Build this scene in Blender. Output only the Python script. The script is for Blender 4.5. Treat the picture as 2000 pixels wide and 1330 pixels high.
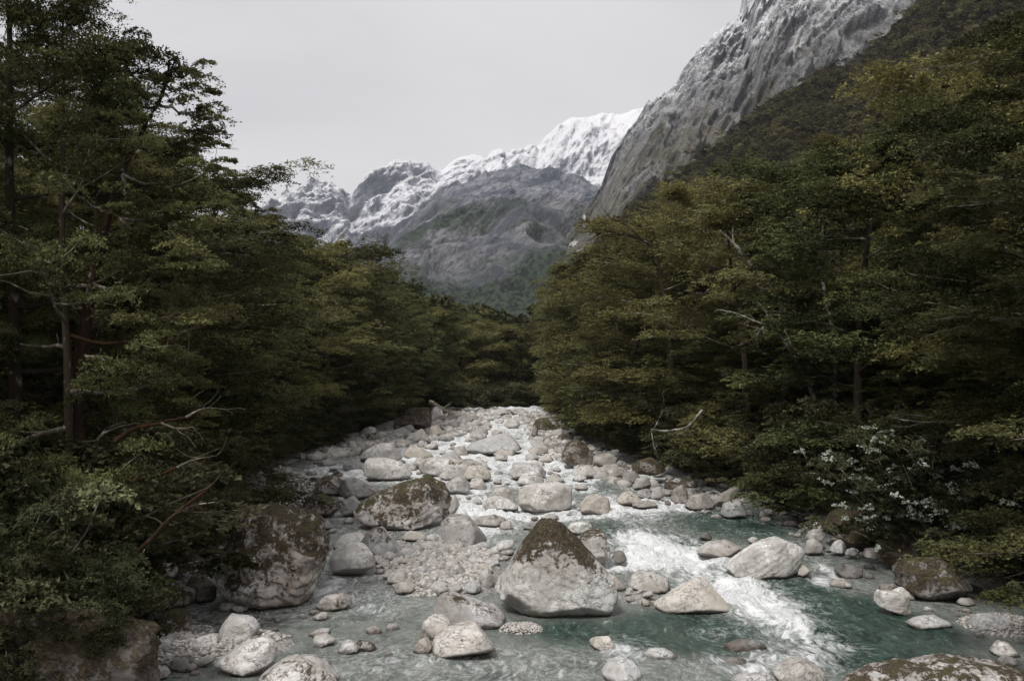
import bpy, math, random, time
import numpy as np
T0 = time.time()
rnd = random.Random(7)
rng = np.random.default_rng(7)
scene = bpy.context.scene
for o in list(bpy.data.objects):
    bpy.data.objects.remove(o)
COL = scene.collection

# ------------------------------------------------------------------ camera, sky, sun, exposure
CAM_H = 7.0
PITCH = math.atan(70 / 1778.0)          # looks very slightly up the valley
F = 1778.0                              # focal length in pixels of the 2000 px wide photograph
cam_d = bpy.data.cameras.new('camera')
cam = bpy.data.objects.new('camera', cam_d)
COL.objects.link(cam)
cam.location = (0, 0, CAM_H)
cam.rotation_euler = (math.pi / 2 + PITCH, 0, 0)
cam_d.sensor_width = 36
cam_d.lens = 36 * F / 2000
cam_d.clip_start = 0.1
cam_d.clip_end = 60000
scene.camera = cam

SUN_EL, SUN_AZ = math.radians(56), math.radians(212)   # high sun behind thick cloud
world = bpy.data.worlds.new('World')
scene.world = world
world.use_nodes = True
wn, wl = world.node_tree.nodes, world.node_tree.links
wn.clear()
sky = wn.new('ShaderNodeTexSky')
sky.sky_type = 'NISHITA'
sky.sun_disc = False
sky.sun_elevation = SUN_EL
sky.sun_rotation = SUN_AZ
wtc = wn.new('ShaderNodeTexCoord')
wmap = wn.new('ShaderNodeMapping')
wmap.inputs['Scale'].default_value = (1.0, 1.0, 2.6)
wno = wn.new('ShaderNodeTexNoise')
wno.inputs['Scale'].default_value = 1.25
wno.inputs['Detail'].default_value = 5
wno.inputs['Roughness'].default_value = 0.5
wno.inputs['Distortion'].default_value = 0.6
wr = wn.new('ShaderNodeValToRGB')
wr.color_ramp.elements[0].position = 0.30
wr.color_ramp.elements[0].color = (4.75, 4.63, 4.78, 1)
wr.color_ramp.elements[1].position = 0.72
wr.color_ramp.elements[1].color = (6.75, 6.58, 6.68, 1)
wmix = wn.new('ShaderNodeMix')
wmix.data_type = 'RGBA'
wmix.inputs['Factor'].default_value = 0.985
wbg = wn.new('ShaderNodeBackground')
wbg.inputs['Strength'].default_value = 0.07
wout = wn.new('ShaderNodeOutputWorld')
wl.new(wtc.outputs['Generated'], wmap.inputs['Vector'])
wl.new(wmap.outputs['Vector'], wno.inputs['Vector'])
wl.new(wno.outputs['Fac'], wr.inputs['Fac'])
wl.new(sky.outputs['Color'], wmix.inputs['A'])
wl.new(wr.outputs['Color'], wmix.inputs['B'])
wl.new(wmix.outputs['Result'], wbg.inputs['Color'])
wl.new(wbg.outputs['Background'], wout.inputs['Surface'])

sun_d = bpy.data.lights.new('sun', 'SUN')
sun_d.energy = 1.5
sun_d.angle = math.radians(14)
sun_d.color = (1.0, 0.97, 0.92)
sun = bpy.data.objects.new('sun', sun_d)
COL.objects.link(sun)
sun.rotation_euler = (math.radians(34), 0, math.radians(-32))

scene.view_settings.view_transform = 'Standard'
scene.view_settings.look = 'None'
scene.view_settings.exposure = 0.90
scene.view_settings.gamma = 1.0
scene.view_settings.use_curve_mapping = False
scene.cycles.use_denoising = True
scene.cycles.max_bounces = 5
scene.cycles.diffuse_bounces = 3
scene.cycles.glossy_bounces = 2
scene.cycles.transmission_bounces = 2
scene.cycles.volume_bounces = 0
scene.cycles.sample_clamp_indirect = 4

# ------------------------------------------------------------------ pixel <-> place
cth, sth = math.cos(PITCH), math.sin(PITCH)
def ray(px, py):
    """direction (dx, 1, dz) in which a pixel of the photograph looks"""
    v = (665 - py) / F
    dz = (v * cth + sth) / (cth - v * sth)
    dx = (px - 1000) / F * (cth + dz * sth)
    return dx, dz
def project(x, y, z):
    h = z - CAM_H
    dep = y * cth + h * sth
    return 1000 + F * x / dep, 665 - F * (-y * sth + h * cth) / dep
SLOPE = 0.0225
def wlev(y):
    return np.maximum(0, (np.asarray(y, float) - 30) * SLOPE)
def on_water(px, py):
    dx, dz = ray(px, py)
    y = -CAM_H / dz
    if y > 30:
        y = (CAM_H + 30 * SLOPE) / (SLOPE - dz)
    return dx * y, y, float(wlev(y))

# ------------------------------------------------------------------ noise
def _h(ix, iy, iz, s):
    n = (ix.astype(np.uint32) * np.uint32(374761393) + iy.astype(np.uint32) * np.uint32(668265263)
         + iz.astype(np.uint32) * np.uint32(2147483647 - 1274126177) + np.uint32((s * 974634777) & 0xffffffff))
    n = (n ^ (n >> np.uint32(13))) * np.uint32(1274126177)
    n = n ^ (n >> np.uint32(16))
    return (n & np.uint32(0xffffff)).astype(np.float64) / 0xffffff
def vnoise(P, s=0):
    i = np.floor(P).astype(np.int64)
    f = P - i
    u = f * f * f * (f * (f * 6 - 15) + 10)
    x, y, z = i[:, 0], i[:, 1], i[:, 2]
    r = 0
    for a in (0, 1):
        wa = u[:, 0] if a else 1 - u[:, 0]
        for b in (0, 1):
            wb = u[:, 1] if b else 1 - u[:, 1]
            for c in (0, 1):
                wc = u[:, 2] if c else 1 - u[:, 2]
                r = r + wa * wb * wc * _h(x + a, y + b, z + c, s)
    return r * 2 - 1
def fbm(P, octv=4, s=0, gain=0.5, lac=2.03):
    r, a, t = 0, 1.0, 0
    for k in range(octv):
        r = r + a * vnoise(P * lac ** k + 17.3 * k, s + k)
        t += a
        a *= gain
    return r / t
def ridged(P, octv=4, s=0, gain=0.5, lac=2.1):
    r, a, t = 0, 1.0, 0
    for k in range(octv):
        r = r + a * (1 - 2 * np.abs(vnoise(P * lac ** k + 9.7 * k, s + k)))
        t += a
        a *= gain
    return r / t
def xyz(x, y, z):
    return np.stack([np.broadcast_to(np.asarray(q, float), np.broadcast(x, y, z).shape).ravel() for q in (x, y, z)], 1)

# ------------------------------------------------------------------ mesh and object helpers
def mesh_np(name, verts, faces, mat=None, smooth=True, tint=None, attrs=None):
    """faces: (n,3) or (n,4) int array"""
    me = bpy.data.meshes.new(name)
    verts = np.asarray(verts, np.float32)
    faces = np.asarray(faces, np.int32)
    n, k = faces.shape
    me.vertices.add(len(verts))
    me.vertices.foreach_set('co', verts.ravel())
    me.loops.add(n * k)
    me.loops.foreach_set('vertex_index', faces.ravel())
    me.polygons.add(n)
    me.polygons.foreach_set('loop_start', np.arange(0, n * k, k, dtype=np.int32))
    me.update(calc_edges=True)
    if smooth:
        me.polygons.foreach_set('use_smooth', np.ones(n, bool))
    if tint is not None:
        a = me.attributes.new('tint', 'FLOAT', 'FACE' if len(tint) == n else 'POINT')
        a.data.foreach_set('value', np.asarray(tint, np.float32))
    for kx, v in (attrs or {}).items():
        a = me.attributes.new(kx, 'FLOAT', 'POINT')
        a.data.foreach_set('value', np.asarray(v, np.float32).ravel())
    if mat:
        me.materials.append(mat)
    return me
def obj(name, me, parent=None, loc=None):
    o = bpy.data.objects.new(name, me)
    COL.objects.link(o)
    if parent:
        o.parent = parent
    if loc is not None:
        o.location = loc
    return o
def tag(o, label=None, cat=None, group=None, kind=None):
    if label: o['label'] = label
    if cat: o['category'] = cat
    if group: o['group'] = group
    if kind: o['kind'] = kind
    return o
def grid_faces(nr, nc):
    i = np.arange((nr - 1) * (nc - 1))
    r, c = i // (nc - 1), i % (nc - 1)
    a = r * nc + c
    return np.stack([a, a + 1, a + nc + 1, a + nc], 1)

# ------------------------------------------------------------------ materials
class NT:
    def __init__(s, name):
        s.m = bpy.data.materials.new(name)
        s.m.use_nodes = True
        s.n, s.l = s.m.node_tree.nodes, s.m.node_tree.links
        s.n.clear()
    def node(s, t, ins=None, **kw):
        nd = s.n.new(t)
        for k, v in kw.items():
            setattr(nd, k, v)
        for k, v in (ins or {}).items():
            s.put(nd, k, v)
        return nd
    def put(s, nd, k, v):
        if isinstance(v, bpy.types.NodeSocket):
            s.l.new(v, nd.inputs[k])
        elif v is not None:
            if isinstance(v, tuple) and len(v) == 3 and nd.inputs[k].type == 'RGBA':
                v = v + (1,)
            nd.inputs[k].default_value = v
    def math(s, op, a, b=0.0, c=None, clamp=False):
        nd = s.node('ShaderNodeMath', operation=op, use_clamp=clamp)
        s.put(nd, 0, a); s.put(nd, 1, b)
        if c is not None: s.put(nd, 2, c)
        return nd.outputs[0]
    def noise(s, vec, scale, detail=4, rough=0.55, dist=0.0):
        return s.node('ShaderNodeTexNoise', {'Vector': vec, 'Scale': scale, 'Detail': detail, 'Roughness': rough, 'Distortion': dist}).outputs['Fac']
    def map(s, vec, scale=(1, 1, 1), rot=(0, 0, 0), loc=(0, 0, 0)):
        return s.node('ShaderNodeMapping', {'Vector': vec, 'Scale': scale, 'Rotation': rot, 'Location': loc}).outputs['Vector']
    def step(s, v, a, b):
        nd = s.node('ShaderNodeMapRange', {'Value': v, 'From Min': a, 'From Max': b}, interpolation_type='SMOOTHSTEP')
        return nd.outputs['Result']
    def mix(s, f, a, b):
        nd = s.node('ShaderNodeMix', data_type='RGBA')
        s.put(nd, 0, f); s.put(nd, 6, a); s.put(nd, 7, b)
        return nd.outputs[2]
    def attr(s, name, typ='GEOMETRY'):
        return s.node('ShaderNodeAttribute', attribute_name=name, attribute_type=typ).outputs['Fac']
    def bump(s, h, strength=0.5, dist=0.1, normal=None):
        return s.node('ShaderNodeBump', {'Height': h, 'Strength': strength, 'Distance': dist, 'Normal': normal}).outputs['Normal']
    def out(s, color, rough=0.8, normal=None, spec=0.3, extra=None):
        b = s.node('ShaderNodeBsdfPrincipled', {'Base Color': color, 'Roughness': rough, 'Normal': normal, 'Specular IOR Level': spec})
        sh = b.outputs[0]
        if extra: sh = extra(sh)
        o = s.node('ShaderNodeOutputMaterial')
        s.l.new(sh, o.inputs['Surface'])
        return s.m
    @property
    def pos(s): return s.node('ShaderNodeNewGeometry').outputs['Position']
    @property
    def objc(s): return s.node('ShaderNodeTexCoord').outputs['Object']
    @property
    def gen(s): return s.node('ShaderNodeTexCoord').outputs['Generated']
    @property
    def nrm(s): return s.node('ShaderNodeNewGeometry').outputs['Normal']
    def sep(s, v):
        nd = s.node('ShaderNodeSeparateXYZ', {'Vector': v})
        return nd.outputs

def rock_material():
    t = NT('river_rock')
    p = t.pos
    inf = t.node('ShaderNodeObjectInfo')
    off = t.math('MULTIPLY', inf.outputs['Random'], 37.0)
    cmb = t.node('ShaderNodeCombineXYZ', {'X': off, 'Y': off, 'Z': off}).outputs[0]
    v = t.node('ShaderNodeVectorMath', {0: t.objc, 1: cmb}, operation='ADD').outputs[0]
    nz = t.sep(t.nrm)[2]
    gz = t.sep(t.gen)[2]
    big = t.noise(v, 0.8, 4, 0.6, 0.4)
    med = t.noise(v, 3.2, 6, 0.65, 0.6)
    fine = t.noise(v, 22, 5, 0.7)
    tone = t.attr('tone', 'OBJECT')
    warm = t.attr('warm', 'OBJECT')
    # clean granite with grey shadows of old stain and fine crystals
    c = t.mix(t.step(big, 0.36, 0.62), (0.42, 0.405, 0.38), (0.74, 0.73, 0.715))
    c = t.mix(t.math('MULTIPLY', t.step(med, 0.5, 0.68), 0.55), c, (0.25, 0.228, 0.19))
    vein = t.noise(t.map(v, (1.0, 1.0, 4.0), (0.5, 0.9, 0.2)), 1.3, 3, 0.5, 1.0)
    vein = t.math('SUBTRACT', 1.0, t.step(t.math('ABSOLUTE', t.math('SUBTRACT', vein, 0.5)), 0.0, 0.035))
    c = t.mix(t.math('MULTIPLY', vein, 0.22), c, (0.30, 0.27, 0.24))
    r2 = t.math('FRACT', t.math('MULTIPLY', inf.outputs['Random'], 13.7))
    c = t.mix(t.math('MULTIPLY', t.step(r2, 0.6, 1.0), 0.35), c, (0.36, 0.38, 0.40))
    c = t.mix(t.math('MULTIPLY', t.step(r2, 0.35, 0.0), 0.45), c, (0.46, 0.40, 0.32))
    ck = None
    for sc_, w_ in ((0.9, 0.010), (2.4, 0.014)):
        l_ = t.math('ABSOLUTE', t.math('SUBTRACT', t.noise(t.map(v, (1, 1, 1.8), (0.5, 0.3, 0.4), (sc_ * 9, 3, 1)), sc_, 6, 0.6, 0.3), 0.5))
        l_ = t.math('MULTIPLY', t.math('SUBTRACT', 1.0, t.step(l_, 0.0, w_)), t.step(big, 0.42, 0.60))
        ck = l_ if ck is None else t.math('MAXIMUM', ck, l_)
    c = t.mix(t.math('MULTIPLY', ck, 0.6), c, (0.09, 0.075, 0.06))
    stain = t.noise(t.map(v, (1.6, 1.6, 0.45)), 1.4, 6, 0.7, 0.4)
    c = t.mix(t.math('MULTIPLY', t.step(stain, 0.56, 0.70), 0.5), c, (0.17, 0.145, 0.115))
    c = t.mix(t.math('MULTIPLY', t.step(fine, 0.55, 0.8), 0.35), c, (0.24, 0.225, 0.21))
    c = t.mix(t.math('MULTIPLY', t.math('MULTIPLY', warm, 0.6), t.step(med, 0.36, 0.62)), c, (0.30, 0.215, 0.155))
    c = t.node('ShaderNodeVectorMath', {0: c, 'Scale': tone}, operation='SCALE').outputs[0]
    # moss and dark lichen
    mb, mg = t.attr('moss_bias', 'OBJECT'), t.attr('moss_grade', 'OBJECT')
    m1 = t.noise(v, 1.6, 8, 0.72, 0.5)
    m2 = t.noise(v, 9, 6, 0.75, 0.3)
    m = t.math('ADD', t.math('MULTIPLY', m1, 0.85), t.math('MULTIPLY', m2, 0.55))
    m = t.math('SUBTRACT', m, 0.20)
    m = t.math('ADD', m, mb)
    m = t.math('ADD', m, t.math('MULTIPLY', t.math('SUBTRACT', gz, 0.5), mg))
    m = t.math('ADD', m, t.math('MULTIPLY', nz, 0.06))
    mask = t.step(m, 0.475, 0.525)
    mc = t.mix(t.step(m2, 0.35, 0.65), (0.022, 0.017, 0.010), (0.105, 0.080, 0.045))
    mc = t.mix(t.math('MULTIPLY', t.step(nz, 0.35, 0.9), t.step(big, 0.45, 0.65)), mc, (0.075, 0.072, 0.022))
    lich = t.step(t.noise(v, 34, 3, 0.6), 0.60, 0.70)
    mc = t.mix(t.math('MULTIPLY', lich, 0.55), mc, (0.36, 0.33, 0.29))
    halo = t.step(m, 0.38, 0.50)
    c = t.mix(t.math('MULTIPLY', halo, 0.55), c, (0.17, 0.13, 0.10))
    c = t.mix(mask, c, mc)
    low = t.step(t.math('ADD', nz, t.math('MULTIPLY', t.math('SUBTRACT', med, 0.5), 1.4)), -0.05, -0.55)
    c = t.mix(t.math('MULTIPLY', low, 0.6), c, (0.085, 0.065, 0.048))  # downturned faces coloured dark: painted underside shade along with brown wet stain
    # wet tide mark where the river laps
    wz = t.attr('waterline', 'OBJECT')
    h = t.math('SUBTRACT', t.sep(p)[2], wz)
    h = t.math('ADD', h, t.math('MULTIPLY', t.math('SUBTRACT', med, 0.5), 0.40))
    wet = t.math('SUBTRACT', 1.0, t.step(h, 0.02, 0.14))
    c = t.mix(t.math('MULTIPLY', wet, 0.82), c, (0.055, 0.036, 0.02))
    rough = t.math('SUBTRACT', 0.85, t.math('MULTIPLY', wet, 0.55))
    hgt = t.math('ADD', t.math('MULTIPLY', med, 0.5), t.math('MULTIPLY', fine, 0.15))
    hgt = t.math('ADD', hgt, t.math('MULTIPLY', t.math('MULTIPLY', mask, m2), 0.9))
    hgt = t.math('SUBTRACT', hgt, t.math('MULTIPLY', ck, 0.3))
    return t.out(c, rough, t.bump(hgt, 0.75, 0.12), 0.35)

def leaf_material(name, dark, light, spec=0.04, trans=0.28):
    t = NT(name)
    tint = t.attr('tint')
    r = t.node('ShaderNodeObjectInfo').outputs['Random']
    ht = t.attr('hue', 'OBJECT')
    c = t.mix(tint, dark, light)
    c = t.mix(t.math('MULTIPLY', t.step(r, 0.45, 1.0), 0.75), c, t.mix(tint, dark, (light[0] * 0.78, light[1] * 0.94, light[2] * 0.85)))
    c = t.mix(t.math('MULTIPLY', ht, 0.65), c, tuple(a * b for a, b in zip(light, (1.10, 0.98, 0.85))))
    val = t.math('ADD', 0.55, t.math('MULTIPLY', t.math('FRACT', t.math('MULTIPLY', r, 7.31)), 0.9))
    c = t.node('ShaderNodeVectorMath', {0: c, 'Scale': val}, operation='SCALE').outputs[0]
    def ex(sh):
        tr = t.node('ShaderNodeBsdfTranslucent', {'Color': c})
        mx = t.node('ShaderNodeMixShader', {0: trans})
        t.l.new(sh, mx.inputs[1]); t.l.new(tr.outputs[0], mx.inputs[2])
        return mx.outputs[0]
    return t.out(c, 0.55, None, spec, ex)

def bark_material(name, base, pale, moss, palef, mossf, scale=2.5):
    t = NT(name)
    p = t.objc
    n1 = t.noise(p, scale, 5, 0.6)
    n2 = t.noise(p, scale * 3.3, 4, 0.6)
    n3 = t.noise(t.map(p, (1, 1, 0.3)), 14, 4, 0.6)
    c = t.mix(t.step(n3, 0.3, 0.7), tuple(x * 0.6 for x in base), base)
    c = t.mix(t.step(n1, 1 - palef, 1 - palef + 0.16), c, pale)
    c = t.mix(t.step(n2, 1 - mossf, 1 - mossf + 0.1), c, moss)
    return t.out(c, 0.9, t.bump(n3, 0.6, 0.04), 0.15)

M_ROCK = rock_material()
M_LEAF = leaf_material('beech_leaves', (0.020, 0.020, 0.008), (0.208, 0.212, 0.094))
M_LEAF2 = leaf_material('shrub_leaves', (0.022, 0.024, 0.010), (0.175, 0.172, 0.096))
M_FLOWER = leaf_material('pale_blossom', (0.30, 0.32, 0.26), (0.60, 0.62, 0.56), 0.1, 0.1)
M_BARK = bark_material('beech_bark', (0.055, 0.042, 0.03), (0.34, 0.32, 0.28), (0.05, 0.042, 0.016), 0.42, 0.42)
M_TWIG = bark_material('pale_twig', (0.17, 0.145, 0.11), (0.40, 0.37, 0.32), (0.09, 0.065, 0.03), 0.50, 0.30)
M_DEAD = bark_material('dead_wood', (0.17, 0.15, 0.12), (0.42, 0.40, 0.36), (0.09, 0.06, 0.03), 0.52, 0.36)
M_MOSSY = bark_material('moss_covered_wood', (0.032, 0.021, 0.012), (0.085, 0.065, 0.042), (0.052, 0.026, 0.010), 0.35, 0.55)
# ------------------------------------------------------------------ river channel
YS = [15, 21, 26.8, 35, 43, 47, 53, 58, 66, 77, 88, 100, 130, 165, 200, 400]
LS = [-9.5, -10.3, -11.2, -12.5, -14.0, -15.0, -16.5, -17.2, -15.8, -15.2, -14.6, -13.6, -11, -6, -2, 20]
RS = [14.0, 15.2, 15.9, 15.2, 14.6, 13.2, 12.5, 10.8, 8.6, 7.4, 6.6, 5.9, 6.8, 9, 13, 40]
def left_edge(y): return np.interp(y, YS, LS)
def right_edge(y): return np.interp(y, YS, RS)
# gravel bars: centre x, centre y, half width, half length, height above the water
BARS = []
for px, py, rx, ry, hh in ((850, 1108, 2.3, 6.0, 0.26), (925, 1115, 1.7, 5.5, 0.24), (1235, 1168, 0.9, 1.2, 0.12), (760, 1085, 1.3, 3.0, 0.16), (1018, 1228, 1.0, 0.9, 0.10), (480, 1262, 2.2, 2.2, 0.12),
                           (330, 1270, 1.3, 3.5, 0.10), (1960, 1222, 2.0, 2.0, 0.16), (560, 965, 3.0, 6.0, 0.25), (1250, 1160, 1.0, 1.4, 0.05),
                           (340, 1110, 2.4, 6.0, 0.35)):
    X, Y, Z = on_water(px, py)
    BARS.append((X, Y, rx, ry, hh))
def ground_z(x, y):
    x = np.asarray(x, float); y = np.asarray(y, float)
    w = wlev(np.minimum(y, 220)) + np.maximum(0, y - 220) * 0.012
    l, r = left_edge(np.minimum(y, 400)), right_edge(np.minimum(y, 400))
    s = np.maximum(l - x, x - r)                       # > 0 on the banks
    shp = s.shape
    P = xyz(x, y, 0 * x)
    n = fbm(P / 5.0, 4, 3).reshape(shp)
    n2 = fbm(P / 0.9, 3, 5).reshape(shp)
    bed = w - 0.75 + 0.12 * n
    bank = w + 0.1 + 0.34 * s - 0.0018 * s * s + 0.5 * n * np.clip(s / 4, 0, 1) + 0.10 * n2
    hi = w + 0.1 + 0.34 * 90 - 0.0018 * 8100 + 0 * s
    bank = np.where(s > 90, hi, bank)
    far = np.clip((y - 250) / 250, 0, 1)
    bank = bank * (1 - far) + (w + 2) * far
    t = np.clip((s + 1.6) / 2.0, 0, 1)
    t = t * t * (3 - 2 * t)
    z = bed * (1 - t) + bank * t
    for (bx, by, rx, ry, hh) in BARS:
        q = np.sqrt(((x - bx) / rx) ** 2 + ((y - by) / ry) ** 2) + 0.25 * n
        k = np.clip(1.35 - q, 0, 1)
        k = k * k * (3 - 2 * k)
        z = np.maximum(z, w - 0.75 + (0.75 + hh + 0.04 * n2) * k)
    return z
def gz1(x, y): return float(ground_z(np.array([x]), np.array([y]))[0])

def ground_material():
    t = NT('gravel_and_forest_floor')
    p = t.pos
    vor = t.node('ShaderNodeTexVoronoi', {'Vector': p, 'Scale': 11.0}, feature='F1')
    vor2 = t.node('ShaderNodeTexVoronoi', {'Vector': p, 'Scale': 30.0}, feature='F1')
    bank = t.attr('bank')
    tint = t.sep(vor.outputs['Color'])[0]
    tint2 = t.sep(vor2.outputs['Color'])[1]
    peb = t.mix(tint, (0.16, 0.15, 0.135), (0.50, 0.485, 0.46))
    peb = t.mix(t.math('MULTIPLY', tint2, 0.5), peb, (0.36, 0.34, 0.32))
    n = t.noise(p, 1.4, 6, 0.65)
    soil = t.mix(t.step(n, 0.35, 0.65), (0.022, 0.016, 0.009), (0.055, 0.046, 0.02))
    b = t.math('ADD', bank, t.math('MULTIPLY', t.math('SUBTRACT', n, 0.5), 0.5))
    c = t.mix(t.step(b, 0.35, 0.6), peb, soil)
    h = t.math('ADD', t.math('MULTIPLY', vor.outputs['Distance'], -1.0), t.math('MULTIPLY', vor2.outputs['Distance'], -0.6))
    return t.out(c, 0.85, t.bump(h, 0.9, 0.06), 0.3)

def axis(parts):
    a = []
    for lo, hi, n in parts:
        a.append(np.linspace(lo, hi, n, endpoint=False))
    return np.concatenate(a + [np.array([parts[-1][1]])])
gx = axis([(-6000, -600, 6), (-600, -60, 12), (-60, -20, 20), (-20, 20, 120), (20, 60, 24), (60, 600, 16), (600, 6000, 8)])
gy = axis([(-300, -10, 6), (-10, 14, 12), (14, 45, 150), (45, 110, 90), (110, 260, 40), (260, 1000, 20), (1000, 9000, 12)])
GX, GY = np.meshgrid(gx, gy)
GZ = ground_z(GX, GY)
Sg = np.maximum(left_edge(np.minimum(GY, 400)) - GX, GX - right_edge(np.minimum(GY, 400)))
bank_a = np.clip((Sg + 0.1) / 1.4, 0, 1)
me = mesh_np('ground', np.stack([GX.ravel(), GY.ravel(), GZ.ravel()], 1), grid_faces(len(gy), len(gx)), ground_material(), attrs={'bank': bank_a})
tag(obj('ground', me), 'gravel river bed and mossy forest floor rising on both banks', kind='structure')

# ------------------------------------------------------------------ water
# white water: px, py of its middle, half width in px, half length in metres along the stream, strength
FOAM = [(1230, 1003, 60, 3.0, .9), (1195, 975, 35, 2.5, .6), (1290, 1062, 70, 2.6, 1.0), (1250, 1085, 70, 1.8, .9), (1345, 1092, 75, 2.0, 1.1), (1225, 1050, 50, 1.3, .9),
        (1420, 1150, 80, 1.9, 1.25), (1480, 1180, 75, 1.7, 1.3), (1525, 1212, 60, 1.2, 1.1), (1560, 1245, 60, 1.0, .85), (1600, 1285, 55, .8, .75), (1640, 1265, 40, .5, .5),
        (1250, 1108, 90, 1.1, 1.0), (1190, 1100, 30, .9, .6), (1618, 1112, 24, 1.2, 1.2), (1605, 1135, 22, .8, .9), (930, 1045, 50, 2.0, .95), (1010, 1000, 60, 2.4, .95),
        (960, 1010, 45, 2.0, .8), (900, 985, 55, 4, .85), (1120, 1008, 60, 1.4, .5), (1140, 940, 30, 4, .5), (1330, 985, 40, 2, .6), (1290, 975, 45, 2, .55), (1310, 1000, 60, 1.2, .3),
        (650, 1140, 30, 1.3, .7), (690, 1165, 60, 1.2, .55), (740, 1190, 60, 1.0, .5), (640, 1095, 14, 1.5, .8), (620, 920, 45, 2.5, .75), (700, 930, 40, 4, .5),
        (1520, 1300, 60, .8, .6), (1480, 1275, 50, .7, .6), (1470, 1312, 50, .6, .7), (1395, 1290, 40, .5, .35), (1225, 1262, 40, .8, .55), (1210, 1285, 40, .7, .5), (1400, 1240, 40, .5, .6),
        (900, 1300, 130, 1.2, .32), (760, 1290, 110, 1.6, .30), (1080, 1310, 90, 1.2, .28), (650, 1310, 60, 1.0, .22), (1350, 1310, 80, .8, .28), (1000, 1280, 100, .6, .25),
        (1080, 1140, 20, 1, .0), (1560, 1060, 30, .8, .2), (1450, 1040, 60, .6, .35), (1540, 1030, 20, .8, .3)]
wx = axis([(-19, 17, 300)])
wy = axis([(12, 19, 20), (19, 30, 180), (30, 50, 160), (50, 90, 120), (90, 150, 60), (150, 230, 20)])
WX, WY = np.meshgrid(wx, wy)
l0, r0 = left_edge(WY), right_edge(WY)
foam = np.zeros_like(WX)
for (px, py, rp, ry, st) in FOAM:
    X, Y, Z = on_water(px, py)
    rx = rp * Y / F
    foam = foam + st * np.exp(-(((WX - X) / rx) ** 2 + ((WY - Y) / ry) ** 2) * 0.9)
up = np.clip((WY - 50) / 14, 0, 1)
up = up * (1 - np.clip((l0 + 6.5 - WX) / 3, 0, 1) * (WY < 75))
foam = foam + 0.62 * up + 0.30 * np.clip((WY - 41) / 6, 0, 1) * np.clip((6.5 - np.abs(WX + 1.5)) / 2, 0, 1)
P = xyz(WX / 0.8, WY / 2.2, 0 * WX)
n1 = fbm(P, 4, 21).reshape(WX.shape)
n2 = ridged(xyz(WX / 0.35, WY / 0.8, 0 * WX), 3, 31).reshape(WX.shape)
n3 = fbm(xyz(WX / 3.0, WY / 3.0, 0 * WX), 3, 41).reshape(WX.shape)
foam = foam * (1 + 0.35 * n1)
fc = np.clip(foam, 0, 1.2)
amp = 0.018 + 0.14 * fc
n4 = fbm(xyz(WX / 1.7, WY / 1.3, 0 * WX), 3, 61).reshape(WX.shape)
WZ = wlev(WY) + 0.34 * np.clip(fc - 0.2, 0, 1) * n4 + amp * n1 * 1.1 + (0.008 + 0.05 * fc) * n2 + 0.025 * n3
deep = np.zeros_like(WX)
for (px, py, rp, ry, st) in ((1330, 1235, 150, 2.2, 1), (1700, 1230, 170, 2.6, 1), (1430, 1020, 130, 4, .9), (1750, 1290, 160, 1.4, 1), (1560, 1150, 90, 2.0, .8), (1640, 1190, 120, 2.4, .9),
                             (1120, 1235, 140, 1.6, .65), (1180, 1030, 60, 3, .6), (1340, 1060, 80, 2, .5), (1180, 950, 50, 6, .5)):
    X, Y, Z = on_water(px, py)
    deep = np.maximum(deep, st * np.exp(-(((WX - X) / (rp * Y / F)) ** 2 + ((WY - Y) / ry) ** 2) * 0.8))
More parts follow.
